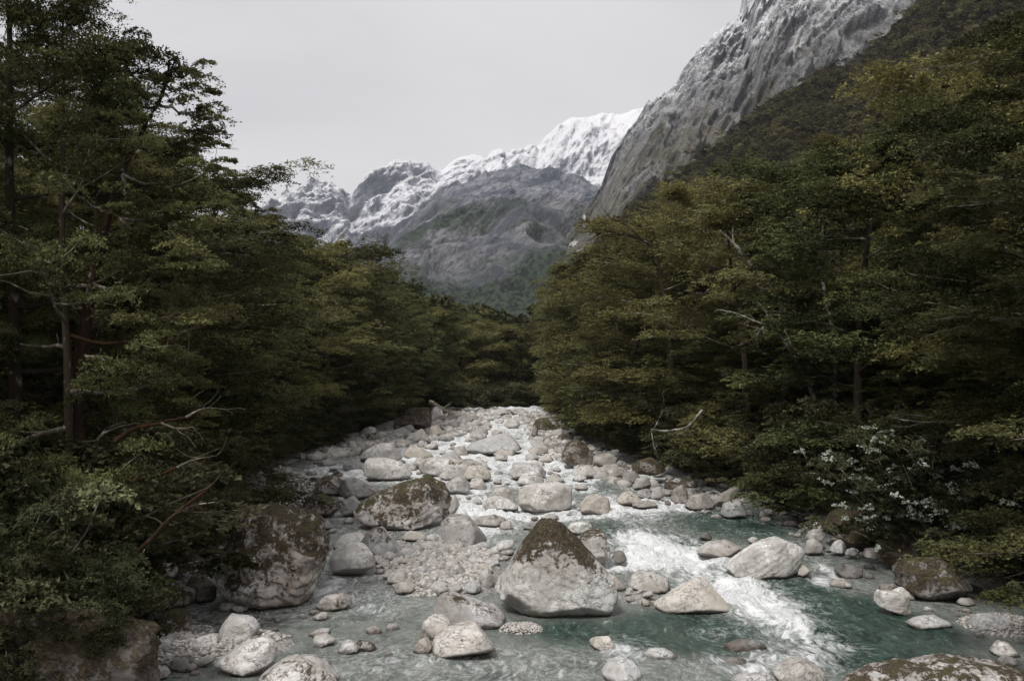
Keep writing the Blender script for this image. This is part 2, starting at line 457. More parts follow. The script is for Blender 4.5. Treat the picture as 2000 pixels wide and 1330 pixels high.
def water_material():
    t = NT('river_water')
    p = t.pos
    fo, dp = t.attr('foam'), t.attr('deep')
    warp = t.node('ShaderNodeTexNoise', {'Vector': p, 'Scale': 0.45, 'Detail': 3.0})
    wv = t.node('ShaderNodeVectorMath', {0: warp.outputs['Color'], 'Scale': 1.6}, operation='SCALE').outputs[0]
    q = t.node('ShaderNodeVectorMath', {0: p, 1: wv}, operation='ADD').outputs[0]
    s1 = t.noise(t.map(q, (2.4, 0.7, 1), (0, 0, 0.12)), 1.5, 8, 0.66, 0.25)
    s2 = t.noise(t.map(q, (3.0, 0.8, 1), (0, 0, -0.2)), 3.0, 6, 0.66, 0.35)
    s3 = t.noise(t.map(q, (1, 0.45, 1)), 9.0, 5, 0.62, 0.2)
    s = t.math('ADD', t.math('MULTIPLY', s1, 0.5), t.math('ADD', t.math('MULTIPLY', s2, 0.3), t.math('MULTIPLY', s3, 0.2)))
    v = t.math('ADD', t.math('MULTIPLY', fo, 0.52), t.math('MULTIPLY', t.math('SUBTRACT', s, 0.5), 2.6))
    mask = t.step(v, 0.12, 0.70)
    rip = t.noise(t.map(q, (1.0, 0.7, 1), (0, 0, 0.5)), 5.5, 8, 0.78, 0.1)
    wisp = t.math('MULTIPLY', t.step(rip, 0.47, 0.66), 0.42)
    mask = t.math('MAXIMUM', mask, t.math('MULTIPLY', wisp, t.step(fo, -0.1, 0.25)))
    bedn = t.noise(p, 1.1, 5, 0.6)
    deepc = t.mix(t.step(s1, 0.35, 0.65), (0.009, 0.030, 0.021), (0.040, 0.098, 0.072))
    stones = t.node('ShaderNodeTexVoronoi', {'Vector': q, 'Scale': 3.2}, feature='SMOOTH_F1')
    shal = t.mix(t.step(bedn, 0.3, 0.7), (0.090, 0.108, 0.092), (0.27, 0.30, 0.275))
    shal = t.mix(t.math('MULTIPLY', t.step(stones.outputs['Distance'], 0.55, 0.2), 0.35), shal, (0.27, 0.26, 0.22))
    shal = t.mix(t.math('MULTIPLY', t.step(s, 0.45, 0.6), 0.45), shal, (0.30, 0.33, 0.31))
    dpn = t.math('ADD', dp, t.math('MULTIPLY', t.math('SUBTRACT', bedn, 0.5), 0.6))
    c = t.mix(t.step(dpn, 0.15, 0.7), shal, deepc)
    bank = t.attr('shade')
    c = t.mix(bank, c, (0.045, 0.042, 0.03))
    c = t.mix(mask, c, t.mix(t.step(t.math('ADD', t.math('MULTIPLY', s2, 0.6), t.math('MULTIPLY', s3, 0.4)), 0.33, 0.56), (0.50, 0.56, 0.565), (0.90, 0.91, 0.92)))
    rough = t.math('ADD', 0.22, t.math('MULTIPLY', mask, 0.5))
    hg = t.math('ADD', s1, t.math('ADD', t.math('MULTIPLY', s2, 0.6), t.math('MULTIPLY', s3, 0.35)))
    b = t.bump(hg, 0.9, 0.16)
    return t.out(c, rough, b, 0.45)
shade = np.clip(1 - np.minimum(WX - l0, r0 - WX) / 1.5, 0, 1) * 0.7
keep_x = np.clip(WX, l0 - 3.0, r0 + 3.0)
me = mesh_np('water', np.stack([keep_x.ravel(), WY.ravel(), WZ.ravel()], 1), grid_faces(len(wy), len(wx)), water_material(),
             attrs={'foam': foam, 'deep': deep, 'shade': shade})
WATER = obj('water', me)
tag(WATER, 'fast green river breaking into white rapids between boulders', kind='structure')
print('water', time.time() - T0)

# ------------------------------------------------------------------ mountains
def mountain_material(name,  snow_z, snow_w, veg_z, veg_w, rockA, rockB, veg, scale, rot=0.0, grass=(0.11, 0.095, 0.05), grassy=0.55, snow_steep=0.25):
    t = NT(name)
    p = t.pos
    xyz_ = t.sep(p)
    nz = t.sep(t.nrm)[2]
    pr = t.map(p, (1, 1, 1), (0, rot, 0))
    st = t.map(pr, (0.45, 1.0, 1.5))
    nA = t.noise(st, scale, 9, 0.65, 0.5)
    nB = t.noise(st, scale * 5, 8, 0.7, 0.3)
    nC = t.noise(p, scale * 0.45, 4, 0.55)
    nD = t.noise(t.map(pr, (0.6, 1, 1.3)), scale * 16, 8, 0.8)
    c = t.mix(t.step(nA, 0.38, 0.60), rockA, rockB)
    c = t.mix(t.math('MULTIPLY', t.step(nB, 0.50, 0.60), 0.75), c, tuple(x * 0.38 for x in rockA))
    c = t.mix(t.math('MULTIPLY', t.step(t.math('MULTIPLY', nB, nD), 0.27, 0.36), 0.6), c, tuple(min(1, x * 1.35) for x in rockB))
    for sc, w_, k_ in ((1.6, 0.022, 0.75), (5.5, 0.03, 0.6)):
        ln = t.math('ABSOLUTE', t.math('SUBTRACT', t.noise(t.map(st, (1, 1, 1), (0, 0, 0), (sc * 31, 7, 3)), scale * sc, 7, 0.62, 0.8), 0.5))
        c = t.mix(t.math('MULTIPLY', t.math('SUBTRACT', 1.0, t.step(ln, 0.0, w_)), k_), c, tuple(x * 0.3 for x in rockA))
    g = t.math('ADD', t.math('MULTIPLY', t.math('SUBTRACT', veg_z + veg_w * 1.4, xyz_[2]), 1.0 / veg_w), t.math('MULTIPLY', t.math('SUBTRACT', nC, 0.5), 5.0))
    g = t.math('ADD', g, t.math('MULTIPLY', t.math('SUBTRACT', nB, 0.5), 3.0))
    c = t.mix(t.math('MULTIPLY', t.step(g, 0.0, 1.2), grassy), c, t.mix(t.step(nD, 0.35, 0.65), tuple(x * 0.55 for x in grass), grass))
    f = t.math('ADD', t.math('MULTIPLY', t.math('SUBTRACT', veg_z, xyz_[2]), 1.0 / veg_w), t.math('MULTIPLY', t.math('SUBTRACT', nA, 0.5), 4.0))
    f = t.math('ADD', f, t.math('MULTIPLY', t.math('SUBTRACT', nB, 0.5), 3.0))
    nE = t.noise(t.map(pr, (0.35, 1.0, 0.8)), scale * 0.55, 3, 0.5)
    f = t.math('ADD', f, t.math('MULTIPLY', t.math('SUBTRACT', nE, 0.5), 9.0))
    c = t.mix(t.step(f, -0.4, 1.1), c, t.mix(t.step(t.noise(p, scale * 9, 3, 0.6), 0.40, 0.60), tuple(x * 0.25 for x in veg), tuple(x * 1.5 for x in veg)))
    # snow settles above the snow line and off the steepest faces
    sn = t.math('MULTIPLY', t.math('SUBTRACT', xyz_[2], snow_z), 1.0 / snow_w)
    sn = t.math('ADD', sn, t.math('MULTIPLY', t.math('SUBTRACT', nz, snow_steep), 3.0))
    sn = t.math('ADD', sn, t.math('MULTIPLY', t.math('SUBTRACT', nB, 0.5), 9.0))
    sn = t.math('ADD', sn, t.math('MULTIPLY', t.math('SUBTRACT', nA, 0.5), 4.5))
    sn = t.math('ADD', sn, t.math('MULTIPLY', t.math('SUBTRACT', nD, 0.5), 11.0))
    line = t.step(t.math('MULTIPLY', t.math('SUBTRACT', xyz_[2], snow_z - snow_w), 1.0 / snow_w), 0.0, 1.0)
    snow = t.math('MULTIPLY', t.step(sn, -0.9, 2.4), line)
    c = t.mix(t.step(t.math('ADD', t.attr('scar'), t.math('MULTIPLY', t.math('SUBTRACT', nB, 0.5), 1.2)), 0.45, 0.6), c, (0.50, 0.49, 0.48))
    c = t.mix(snow, c, (0.80, 0.80, 0.83))
    h = t.math('ADD', t.math('MULTIPLY', nA, 1.0), t.math('ADD', t.math('MULTIPLY', nB, 0.35), t.math('MULTIPLY', nD, 0.09)))
    return t.out(c, 0.9, t.bump(h, 1.0, 0.16 / scale), 0.15)

def mountain(name, sky_line, dist, base_r, base_z, ncol, nrow, mat, amps, L, rot, prof=1.0, jag=6.0, seed=0, label='', edge=0.12, power=1.0, jscale=1.0, gain=0.58):
    """a mountain face: its ridge stands at the given distances, its flank runs down and forward to base_r"""
    pxs = np.linspace(sky_line[0][0], sky_line[-1][0], ncol)
    cr = np.interp(pxs, [a for a, b in sky_line], [b for a, b in sky_line])
    D = np.interp(pxs, [a for a, b in dist], [b for a, b in dist])
    # ragged ridge: real teeth along the crest
    tt = xyz(pxs / 42.0 * jscale, 0 * pxs + seed, 0 * pxs)
    cr = cr - jag * (ridged(tt, 5, seed + 3, 0.62) * 0.8)
    dirs = np.array([ray(a, b) for a, b in zip(pxs, cr)])
    s = np.concatenate([np.linspace(0, 1, nrow) ** power, [1.02, 1.08, 1.25]])
    Sg_, X0 = np.meshgrid(s, np.arange(ncol), indexing='ij')
    Dx = dirs[:, 0][None, :]
    Zc = CAM_H + dirs[:, 1] * D
    sc_ = np.minimum(Sg_, 1)
    Yy = base_r + (D[None, :] - base_r) * Sg_
    Zz = base_z + (Zc[None, :] - base_z) * sc_ ** prof
    back = np.clip(Sg_ - 1, 0, 1)
    Zz = Zz - back * 2.2 * (D[None, :] - base_r)
    Xx = Dx * Yy
    ca, sa = math.cos(rot), math.sin(rot)
    A = (Xx * ca + Zz * sa)
    B = (-Xx * sa + Zz * ca)
    P = xyz(A / L[0], B / L[1], Yy / L[2])
    Pw = P + 0.55 * np.stack([fbm(P * 0.8, 3, seed + 31), fbm(P * 0.8 + 9, 3, seed + 37), fbm(P * 0.8 + 19, 3, seed + 41)], 1)
    n = (0.55 * ridged(Pw, 8, seed, gain) + 0.75 * fbm(Pw * 1.3, 8, seed + 5, gain)).reshape(Xx.shape)
    nb = fbm(xyz(Xx / (L[0] * 1.7), Zz / (L[0] * 1.7), Yy / (L[0] * 2)), 5, seed + 11).reshape(Xx.shape)
    fade = np.clip((1 - sc_) / edge, 0, 1) * 0.92 + 0.08
    low = np.clip(sc_ / 0.08, 0, 1)
    d = (amps[0] * n + amps[1] * nb) * fade * low
    Yy2 = Yy - d * 0.8
    Zz2 = Zz + d * 0.6
    Xx2 = Xx + amps[1] * 0.25 * fade * low * n
    me = mesh_np(name, np.stack([Xx2.ravel(), Yy2.ravel(), Zz2.ravel()], 1), grid_faces(len(s), ncol), mat)
    return tag(obj(name, me), label, kind='structure')

SNOW_SKY = [(250, 520), (380, 470), (480, 432), (540, 408), (575, 392), (600, 386), (628, 386), (650, 378), (668, 382), (690, 398), (705, 380), (725, 352), (760, 326), (800, 318), (835, 322),
            (862, 338), (885, 318), (905, 308), (928, 304), (948, 314), (962, 292), (978, 288), (1000, 304), (1030, 300), (1048, 290), (1066, 272), (1090, 246), (1120, 232), (1150, 230), (1172, 224), (1200, 222), (1225, 222),
            (1250, 214), (1275, 214), (1330, 200), (1420, 190)]
m_snow = mountain_material('snowy_rock', 640, 300, 300, 60, (0.065, 0.08, 0.115), (0.25, 0.26, 0.295), (0.04, 0.05, 0.04), 0.010, 0.6, snow_steep=0.42)
mountain('mountain', SNOW_SKY, [(250, 4200), (800, 4300), (1150, 5000), (1420, 5200)], 3300, 150, 520, 150, m_snow, (240, 130), (300, 900, 900), -0.75, 0.9, 8, 5,
         'jagged snow dusted mountain range closing the head of the valley', 0.10, 0.8)
DOME_SKY = [(520, 700), (600, 610), (660, 545), (700, 500), (740, 470), (800, 430), (850, 392), (900, 361), (960, 341), (1010, 333), (1060, 338), (1110, 346), (1160, 366), (1190, 385), (1260, 420), (1340, 470)]
m_dome = mountain_material('blue_rock', 715, 60, 250, 125, (0.055, 0.068, 0.10), (0.27, 0.275, 0.30), (0.030, 0.044, 0.028), 0.013, 0.8, snow_steep=0.3, grassy=0.22)
mountain('mountain', DOME_SKY, [(520, 2500), (1340, 3000)], 1300, 20, 340, 220, m_dome, (85, 60), (240, 190, 400), -0.6, 0.62, 2.0, 9,
         'blue grey rock dome with forest on its lower flank', 0.06, gain=0.52)
RIGHT_SKY = [(990, 700), (1040, 620), (1062, 590), (1085, 535), (1110, 468), (1132, 428), (1150, 400), (1172, 368), (1186, 332), (1203, 300), (1230, 262), (1255, 232), (1275, 214), (1310, 184), (1335, 146), (1362, 108), (1385, 84), (1415, 70),
             (1440, 46), (1446, 10), (1455, -30), (1500, -110), (1600, -220), (1750, -330), (1950, -430), (2150, -500)]
m_right = mountain_material('grey_slab_rock', 545, 200, 210, 130, (0.07, 0.07, 0.078), (0.29, 0.29, 0.292), (0.055, 0.055, 0.032), 0.020, -0.85, grass=(0.13, 0.115, 0.06), snow_steep=0.35)
mountain('mountain', RIGHT_SKY, [(990, 1500), (1300, 1750), (1450, 1800), (2150, 1700)], 750, 15, 380, 260, m_right, (90, 50), (190, 60, 240), 0.95, 0.85, 9.0, 14,
         'steep grey rock mountain with snow on its upper slabs', 0.05)
HILL_SKY = [(1100, 760), (1180, 520), (1240, 432), (1290, 402), (1330, 362), (1400, 303), (1450, 268), (1520, 212), (1560, 180), (1600, 160), (1640, 148), (1680, 128), (1700, 112), (1740, 84), (1770, 52), (1800, 12), (1850, -50), (1950, -170), (2150, -330)]
def hill_material():
    t = NT('brown_green_bush')
    p = t.pos
    n = t.noise(p, 0.03, 6, 0.6)
    n2 = t.noise(p, 0.25, 6, 0.7)
    c = t.mix(t.step(n2, 0.35, 0.65), (0.018, 0.014, 0.007), (0.058, 0.044, 0.02))
    c = t.mix(t.math('MULTIPLY', t.step(n, 0.62, 0.70), t.step(n2, 0.4, 0.6)), c, (0.22, 0.20, 0.18))
    c = t.mix(t.step(t.math('ADD', t.attr('scar'), t.math('MULTIPLY', t.math('SUBTRACT', n2, 0.5), 1.0)), 0.45, 0.6), c, (0.42, 0.41, 0.39))
    return t.out(c, 0.95, t.bump(n2, 1.0, 4.0), 0.1)
hill = mountain('hill', HILL_SKY, [(1100, 560), (1400, 620), (2150, 700)], 230, 8, 220, 170, hill_material(), (26, 24), (110, 60, 120), 0.8, 0.95, 15.0, 23,
                'dark brown green bush covered hillside below the rock face', 0.05)
def scars(o, spots):
    """pale bare slips on the face, each an irregular patch round the surface point seen at a pixel"""
    v = np.empty(len(o.data.vertices) * 3, np.float32); o.data.vertices.foreach_get('co', v); v = v.reshape(-1, 3).astype(float)
    P_ = project(v[:, 0], v[:, 1], v[:, 2])
    a = np.zeros(len(v))
    for (px, py, rx, rz, tilt) in spots:
        k = np.argmin((P_[0] - px) ** 2 + (P_[1] - py) ** 2)
        s = v[k, 1] / F
        dx, dz = v[:, 0] - v[k, 0], v[:, 2] - v[k, 2]
        dx = dx - dz * tilt
        a = np.maximum(a, 1 - np.sqrt((dx / (rx * s)) ** 2 + (dz / (rz * s)) ** 2) * 0.5)
    at = o.data.attributes.new('scar', 'FLOAT', 'POINT'); at.data.foreach_set('value', np.clip(a, 0, 1).astype(np.float32))
MTN = [o for o in bpy.data.objects if o.name.startswith('mountain')]
scars(MTN[2], [(1118, 478, 7, 12, 0), (1130, 496, 7, 12, 0), (1142, 425, 3, 8, 0), (1300, 375, 9, 22, 0.5), (1330, 345, 8, 20, 0.6)])
scars(hill, [(1585, 170, 12, 6, -.5), (1590, 290, 8, 14, 0), (1345, 345, 5, 5, 0)])
print('mountains', time.time() - T0)
# ------------------------------------------------------------------ tree building
def tube(pts, rads, seg=6):
    """a tapered tube along a polyline -> verts, quads"""
    pts = np.asarray(pts, float)
    n = len(pts)
    tan = np.gradient(pts, axis=0)
    tan /= np.linalg.norm(tan, axis=1)[:, None] + 1e-9
    ref = np.where(np.abs(tan[:, 2:3]) > 0.9, np.array([[1.0, 0, 0]]), np.array([[0, 0, 1.0]]))
    u = np.cross(tan, ref)
    u /= np.linalg.norm(u, axis=1)[:, None] + 1e-9
    v = np.cross(tan, u)
    a = np.linspace(0, 2 * np.pi, seg, endpoint=False)
    ring = np.cos(a)[None, :, None] * u[:, None, :] + np.sin(a)[None, :, None] * v[:, None, :]
    V = (pts[:, None, :] + ring * np.asarray(rads)[:, None, None]).reshape(-1, 3)
    i = np.arange((n - 1) * seg)
    r, c = i // seg, i % seg
    a0 = r * seg + c
    a1 = r * seg + (c + 1) % seg
    return V, np.stack([a0, a1, a1 + seg, a0 + seg], 1)
class Bag:
    def __init__(s): s.v, s.f, s.t, s.n = [], [], [], 0
    def add(s, V, Fc, tint=None):
        s.v.append(V); s.f.append(Fc + s.n); s.n += len(V)
        if tint is not None: s.t.append(tint)
    def mesh(s, name, mat, smooth=True):
        return mesh_np(name, np.concatenate(s.v), np.concatenate(s.f), mat, smooth, np.concatenate(s.t) if s.t else None)
def wander(p0, d, L, n, r, bend=0.25, lift=0.0):
    """a branch path that wanders"""
    p = np.array(p0, float); d = np.array(d, float)
    d /= np.linalg.norm(d)
    out = [p.copy()]
    for k in range(n):
        d = d + r.normal(0, bend, 3) * np.array([1, 1, 0.7]) + np.array([0, 0, lift])
        d /= np.linalg.norm(d)
        p = p + d * L / n
        out.append(p.copy())
    return np.array(out)
def leaves(centers, radii, per, size, r, up=0.9, spray=14, tones=None):
    """flat feathery pads: every pad is a fan of small sprays, every spray a handful of leaf sized faces"""
    C = np.asarray(centers, float)
    R = np.asarray(radii, float)
    n = len(C)
    ns = max(1, per // spray)
    a = r.uniform(0, 2 * np.pi, (n, ns))
    q = np.sqrt(r.uniform(0.0, 1, (n, ns)))
    dome = np.sqrt(np.maximum(0, 1 - q * q))
    sx = q * np.cos(a) * R[:, None, 0]
    sy = q * np.sin(a) * R[:, None, 0] * 0.85
    sz = R[:, None, 1] * (dome * r.uniform(0.1, 1.0, (n, ns)) - 0.35 * q * q)
    SC = C[:, None, :] + np.stack([sx, sy, sz], -1)
    SC = SC.reshape(-1, 3)
    m = len(SC)
    srad = np.repeat(R[:, 0], ns) * 0.26 * r.uniform(0.7, 1.3, m)
    dirn = np.stack([np.cos(a), np.sin(a), 0 * a - 0.15], -1).reshape(-1, 3) + r.normal(0, 0.35, (m, 3))
    dirn /= np.linalg.norm(dirn, axis=1)[:, None]
    side = np.cross(dirn, [0, 0, 1.0]); side /= np.linalg.norm(side, axis=1)[:, None] + 1e-9
    t = r.uniform(-1, 1, (m, spray)); w = r.normal(0, 0.33, (m, spray))
    LP = SC[:, None, :] + dirn[:, None, :] * (t * srad[:, None])[..., None] + side[:, None, :] * (w * srad[:, None] * (1.1 - np.abs(t) * .5))[..., None]
    LP = LP + r.normal(0, 0.02, LP.shape) + np.stack([0 * t, 0 * t, -0.10 * srad[:, None] * t * t], -1)
    LP = LP.reshape(-1, 3)
    k = len(LP)
    nrm = r.normal(0, 0.55, (k, 3)) + np.array([0, 0, up])
    nrm /= np.linalg.norm(nrm, axis=1)[:, None]
    tx = np.repeat(dirn, spray, 0) + r.normal(0, 0.5, (k, 3))
    u = np.cross(nrm, tx); u /= np.linalg.norm(u, axis=1)[:, None] + 1e-9
    v = np.cross(nrm, u)
    s = (size * r.uniform(0.6, 1.3, k))[:, None]
    V = np.stack([LP + u * s * 0.5 - v * s * 0.6, LP + v * s, LP - u * s * 0.55 - v * s * 0.45], 1).reshape(-1, 3)
    Fc = np.arange(k * 3).reshape(k, 3)
    pad_t = (tones if tones is not None else np.clip(r.uniform(0.0, 1.0, n) ** 1.2 * 0.95, 0, 1))
    tint = np.repeat(np.repeat(pad_t, ns) + r.normal(0, 0.13, m), spray) + r.normal(0, 0.12, k)
    return V, Fc, np.clip(tint, 0, 1)

class Kind: pass
def make_tree(seed, H=16.0, spread=0.30, low=0.10, n_limb=15, pad=(0.95, 0.50), per=340, size=0.08, lean=0.05, sparse=1.0, flat=1.0, trunk_r=0.26, pointed=0.35, leafmat=None, twigs=10):
    r = np.random.default_rng(seed)
    k = Kind(); k.H = H
    tp = wander((0, 0, -0.6), (lean * math.cos(seed), lean * math.sin(seed), 1), H * 0.95 + 0.6, 12, r, 0.045, 0.02)
    tr = trunk_r * np.linspace(1, 0.10, 13) ** 0.9
    tr[0] *= 1.35
    b = Bag(); b.add(*tube(tp, tr, 8))
    k.trunk = b.mesh('trunk', M_BARK)
    k.limbs, cen, rad = [], [], []
    ga = r.uniform(0, 6.28)
    for i in range(n_limb):
        f = low + (0.97 - low) * ((i + r.uniform(0.1, 0.9)) / n_limb)
        p0 = np.array([np.interp(f * 12, np.arange(13), tp[:, j]) for j in range(3)])
        ga += 2.4 + r.uniform(-0.5, 0.5)
        prof = (1 - pointed * max(0, (f - 0.35)) / 0.65) * (0.75 + 0.25 * math.sin(min(1, f / 0.4) * 1.57))
        if f > 0.85: prof *= 0.6
        L = H * spread * prof * r.uniform(0.75, 1.2)
        el = -0.05 + 0.75 * max(0, f - 0.3) + r.uniform(-0.12, 0.2)
        path = wander(p0, (math.cos(ga), math.sin(ga), el), L, 7, r, 0.16, 0.01)
        lr = max(0.03, 0.30 * np.interp(f * 12, np.arange(13), tr) + 0.02)
        lb = Bag(); lb.add(*tube(path, lr * np.linspace(1, 0.25, 8), 6))
        nl = 7
        for j in range(nl):
            g = 0.22 + 0.72 * (j + r.uniform(0, 1)) / nl
            q0 = np.array([np.interp(g * 7, np.arange(8), path[:, c]) for c in range(3)])
            dd = path[-1] - path[0]
            sd = 1 if (j % 2) else -1
            ang = math.atan2(dd[1], dd[0]) + sd * r.uniform(0.5, 1.1)
            l2 = L * (0.60 - 0.3 * g) * r.uniform(0.8, 1.3) + 0.4
            p2 = wander(q0, (math.cos(ang), math.sin(ang), 0.12), l2, 4, r, 0.2, 0.01)
            lb.add(*tube(p2, lr * 0.45 * np.linspace(1, 0.25, 5), 4))
            for e in ((0.5, 1.0) if l2 > 1.0 else (0.85,)):
                if r.uniform() > sparse: continue
                c0 = p2[int(round(e * 4))]
                pr = pad[0] * r.uniform(0.6, 1.25)
                cen.append(c0 + r.normal(0, 0.15, 3) + [0, 0, 0.05]); rad.append((pr, pad[1] * r.uniform(0.7, 1.3) * (pr / pad[0]) * flat))
        for e in (0.6, 0.8, 1.0):
            if r.uniform() > sparse: continue
            c0 = np.array([np.interp(e * 7, np.arange(8), path[:, c]) for c in range(3)])
            pr = pad[0] * r.uniform(0.6, 1.15)
            cen.append(c0 + r.normal(0, 0.12, 3)); rad.append((pr, pad[1] * r.uniform(0.7, 1.3) * (pr / pad[0]) * flat))
        k.limbs.append(lb.mesh('limb', M_TWIG if r.uniform() < 0.45 else M_BARK))
    for j in range(6):
        cen.append(tp[-1] + r.normal(0, 0.35, 3) - [0, 0, 0.25 * j]); rad.append((pad[0] * (0.3 + 0.12 * j), pad[1] * 0.9))
    cen, rad = np.array(cen), np.array(rad)
    b = Bag(); b.add(*leaves(cen, rad, per, size, r))
    k.crown = b.mesh('crown', leafmat or M_LEAF, False)
    k.tw = None
    if twigs:
        tb = Bag()
        for j in range(twigs):
            c0 = cen[r.integers(len(cen))]
            d = c0 - np.array([0, 0, c0[2] - 0.3]); d[2] = 0.25
            base = c0 - d * 0.25
            pth = wander(base, d + r.normal(0, 0.3, 3), r.uniform(1.0, 2.4), 6, r, 0.22, 0.03)
            tb.add(*tube(pth, 0.022 * np.linspace(1, 0.3, 7), 4))
            for q in range(4):
                s0 = pth[2 + q]
                dd = (pth[-1] - pth[0]) * 0.4 + r.normal(0, 0.35, 3)
                tb.add(*tube(wander(s0, dd, r.uniform(0.3, 0.8), 4, r, 0.25, 0.03), 0.010 * np.linspace(1, 0.4, 5), 3))
        k.tw = tb.mesh('bare_twig', M_DEAD)
    k.R = float(np.percentile(np.hypot(cen[:, 0], cen[:, 1]), 90) + 0.5)
    k.top = float((cen[:, 2] + rad[:, 1]).max())
    return k
KINDS_ = [make_tree(11, 16, 0.30, 0.10, 16, twigs=12), make_tree(23, 17, 0.28, 0.08, 18, pad=(0.9, 0.42), pointed=0.45), make_tree(35, 15, 0.34, 0.12, 14, pad=(1.1, 0.62), pointed=0.1, lean=0.12),
          make_tree(47, 16, 0.29, 0.06, 17, pad=(1.0, 0.7), per=370, pointed=0.3), make_tree(59, 18, 0.25, 0.14, 17, pad=(0.9, 0.36), pointed=0.35, flat=0.9),
          make_tree(63, 14, 0.33, 0.10, 14, pad=(1.2, 0.85), per=420, pointed=0.1)]
NEAR = [make_tree(71, 18, 0.28, 0.10, 17, pad=(0.85, 0.30), per=620, size=0.055, pointed=0.5, twigs=14), make_tree(77, 16, 0.31, 0.08, 16, pad=(1.0, 0.4), per=700, size=0.055, pointed=0.2, twigs=14)]
def make_shrub(seed, H=3.2, n=26, pad=(0.62, 0.34), per=420, size=0.055, mat=None):
    r = np.random.default_rng(seed)
    k = Kind(); k.H = H
    b = Bag(); cen, rad = [], []
    for i in range(n):
        a = r.uniform(0, 6.28)
        L = H * r.uniform(0.5, 1.1)
        pth = wander((r.normal(0, .15), r.normal(0, .15), -0.2), (math.cos(a) * r.uniform(0.1, 1.1), math.sin(a) * r.uniform(0.1, 1.1), 1.0), L, 6, r, 0.2, -0.03)
        b.add(*tube(pth, 0.035 * np.linspace(1, 0.3, 7), 4))
        for e in (3, 4, 5, 6):
            cen.append(pth[e] + r.normal(0, 0.12, 3)); pr = pad[0] * r.uniform(0.5, 1.1); rad.append((pr, pad[1] * pr / pad[0]))
    k.stem = b.mesh('stem', M_TWIG)
    b = Bag(); b.add(*leaves(cen, rad, per, size, r, up=0.5))
    k.foliage = b.mesh('foliage', mat or M_LEAF2, False)
    k.top = float(np.array(cen)[:, 2].max() + 0.2)
    k.cen = np.array(cen)
    return k
SHRUBS = [make_shrub(5), make_shrub(6, 2.6, 22, (0.7, 0.26)), make_shrub(8, 3.6, 24, (0.55, 0.4), size=0.05)]
print('tree kinds', time.time() - T0)

def place_tree(kind, x, y, height, rot, label, group, near=True, name='beech_tree', hue=0.0, zoff=0.0, cat='tree', wide=1.0):
    e = bpy.data.objects.new(name, None)
    COL.objects.link(e)
    s = height / kind.top
    e.location = (x, y, gz1(x, y) + zoff)
    e.rotation_euler = (0, 0, rot)
    ws = s * wide
    e.scale = (ws, ws, s)
    tag(e, label, cat, group)
    tr = obj('trunk', kind.trunk, e)
    for lm in kind.limbs:
        obj('limb', lm, e)
    if near and kind.tw:
        obj('bare_twigs', kind.tw, e)['kind'] = 'stuff'
    c = obj('crown', kind.crown, e)
    c['hue'] = hue
    return e
def place_shrub(kind, x, y, height, rot, label, group, name='shrub', hue=0.0, wide=1.0):
    e = bpy.data.objects.new(name, None)
    COL.objects.link(e)
    s = height / kind.top
    e.location = (x, y, gz1(x, y))
    e.rotation_euler = (0, 0, rot)
    e.scale = (s * wide, s * wide, s)
    tag(e, label, 'shrub', group)
    obj('stem', kind.stem, e)
    c = obj('foliage', kind.foliage, e)
    c['hue'] = hue
    return e

# skyline of the two forests in the photograph: how tall the trees stand at each bearing
LEFT_TOP = [(-900, -300), (-150, -120), (0, -40), (120, 10), (235, 40), (262, 190), (300, 215), (385, 250), (420, 330), (470, 385), (520, 415), (600, 425), (640, 440), (680, 470), (735, 500), (752, 540), (790, 585),
            (830, 592), (880, 598), (930, 612), (975, 632), (1010, 632), (1040, 640)]
RIGHT_TOP = [(960, 640), (1010, 632), (1040, 640), (1060, 600), (1078, 540), (1120, 505), (1160, 450), (1200, 405), (1240, 392), (1290, 398), (1340, 385), (1390, 345), (1440, 318), (1500, 305), (1560, 298), (1600, 288), (1640, 262), (1690, 175),
             (1730, 148), (1790, 150), (1830, 90), (1880, 60), (1940, 10), (2000, -20), (2200, -160), (2900, -400)]
def top_at(px, side):
    T = LEFT_TOP if side == 'l' else RIGHT_TOP
    return float(np.interp(px, [a for a, b in T], [b for a, b in T]))
placed = []
n_tree = {'l': 0, 'r': 0}
DEPTH_WORDS = [(30, 'close to the camera'), (45, 'beside the big boulders'), (65, 'beside the middle rapids'), (95, 'beside the upper rapids'), (140, 'near the far river bend'), (400, 'beyond the far river bend')]
def depth_word(y):
    for a, w in DEPTH_WORDS:
        if y < a: return w
    return DEPTH_WORDS[-1][1]
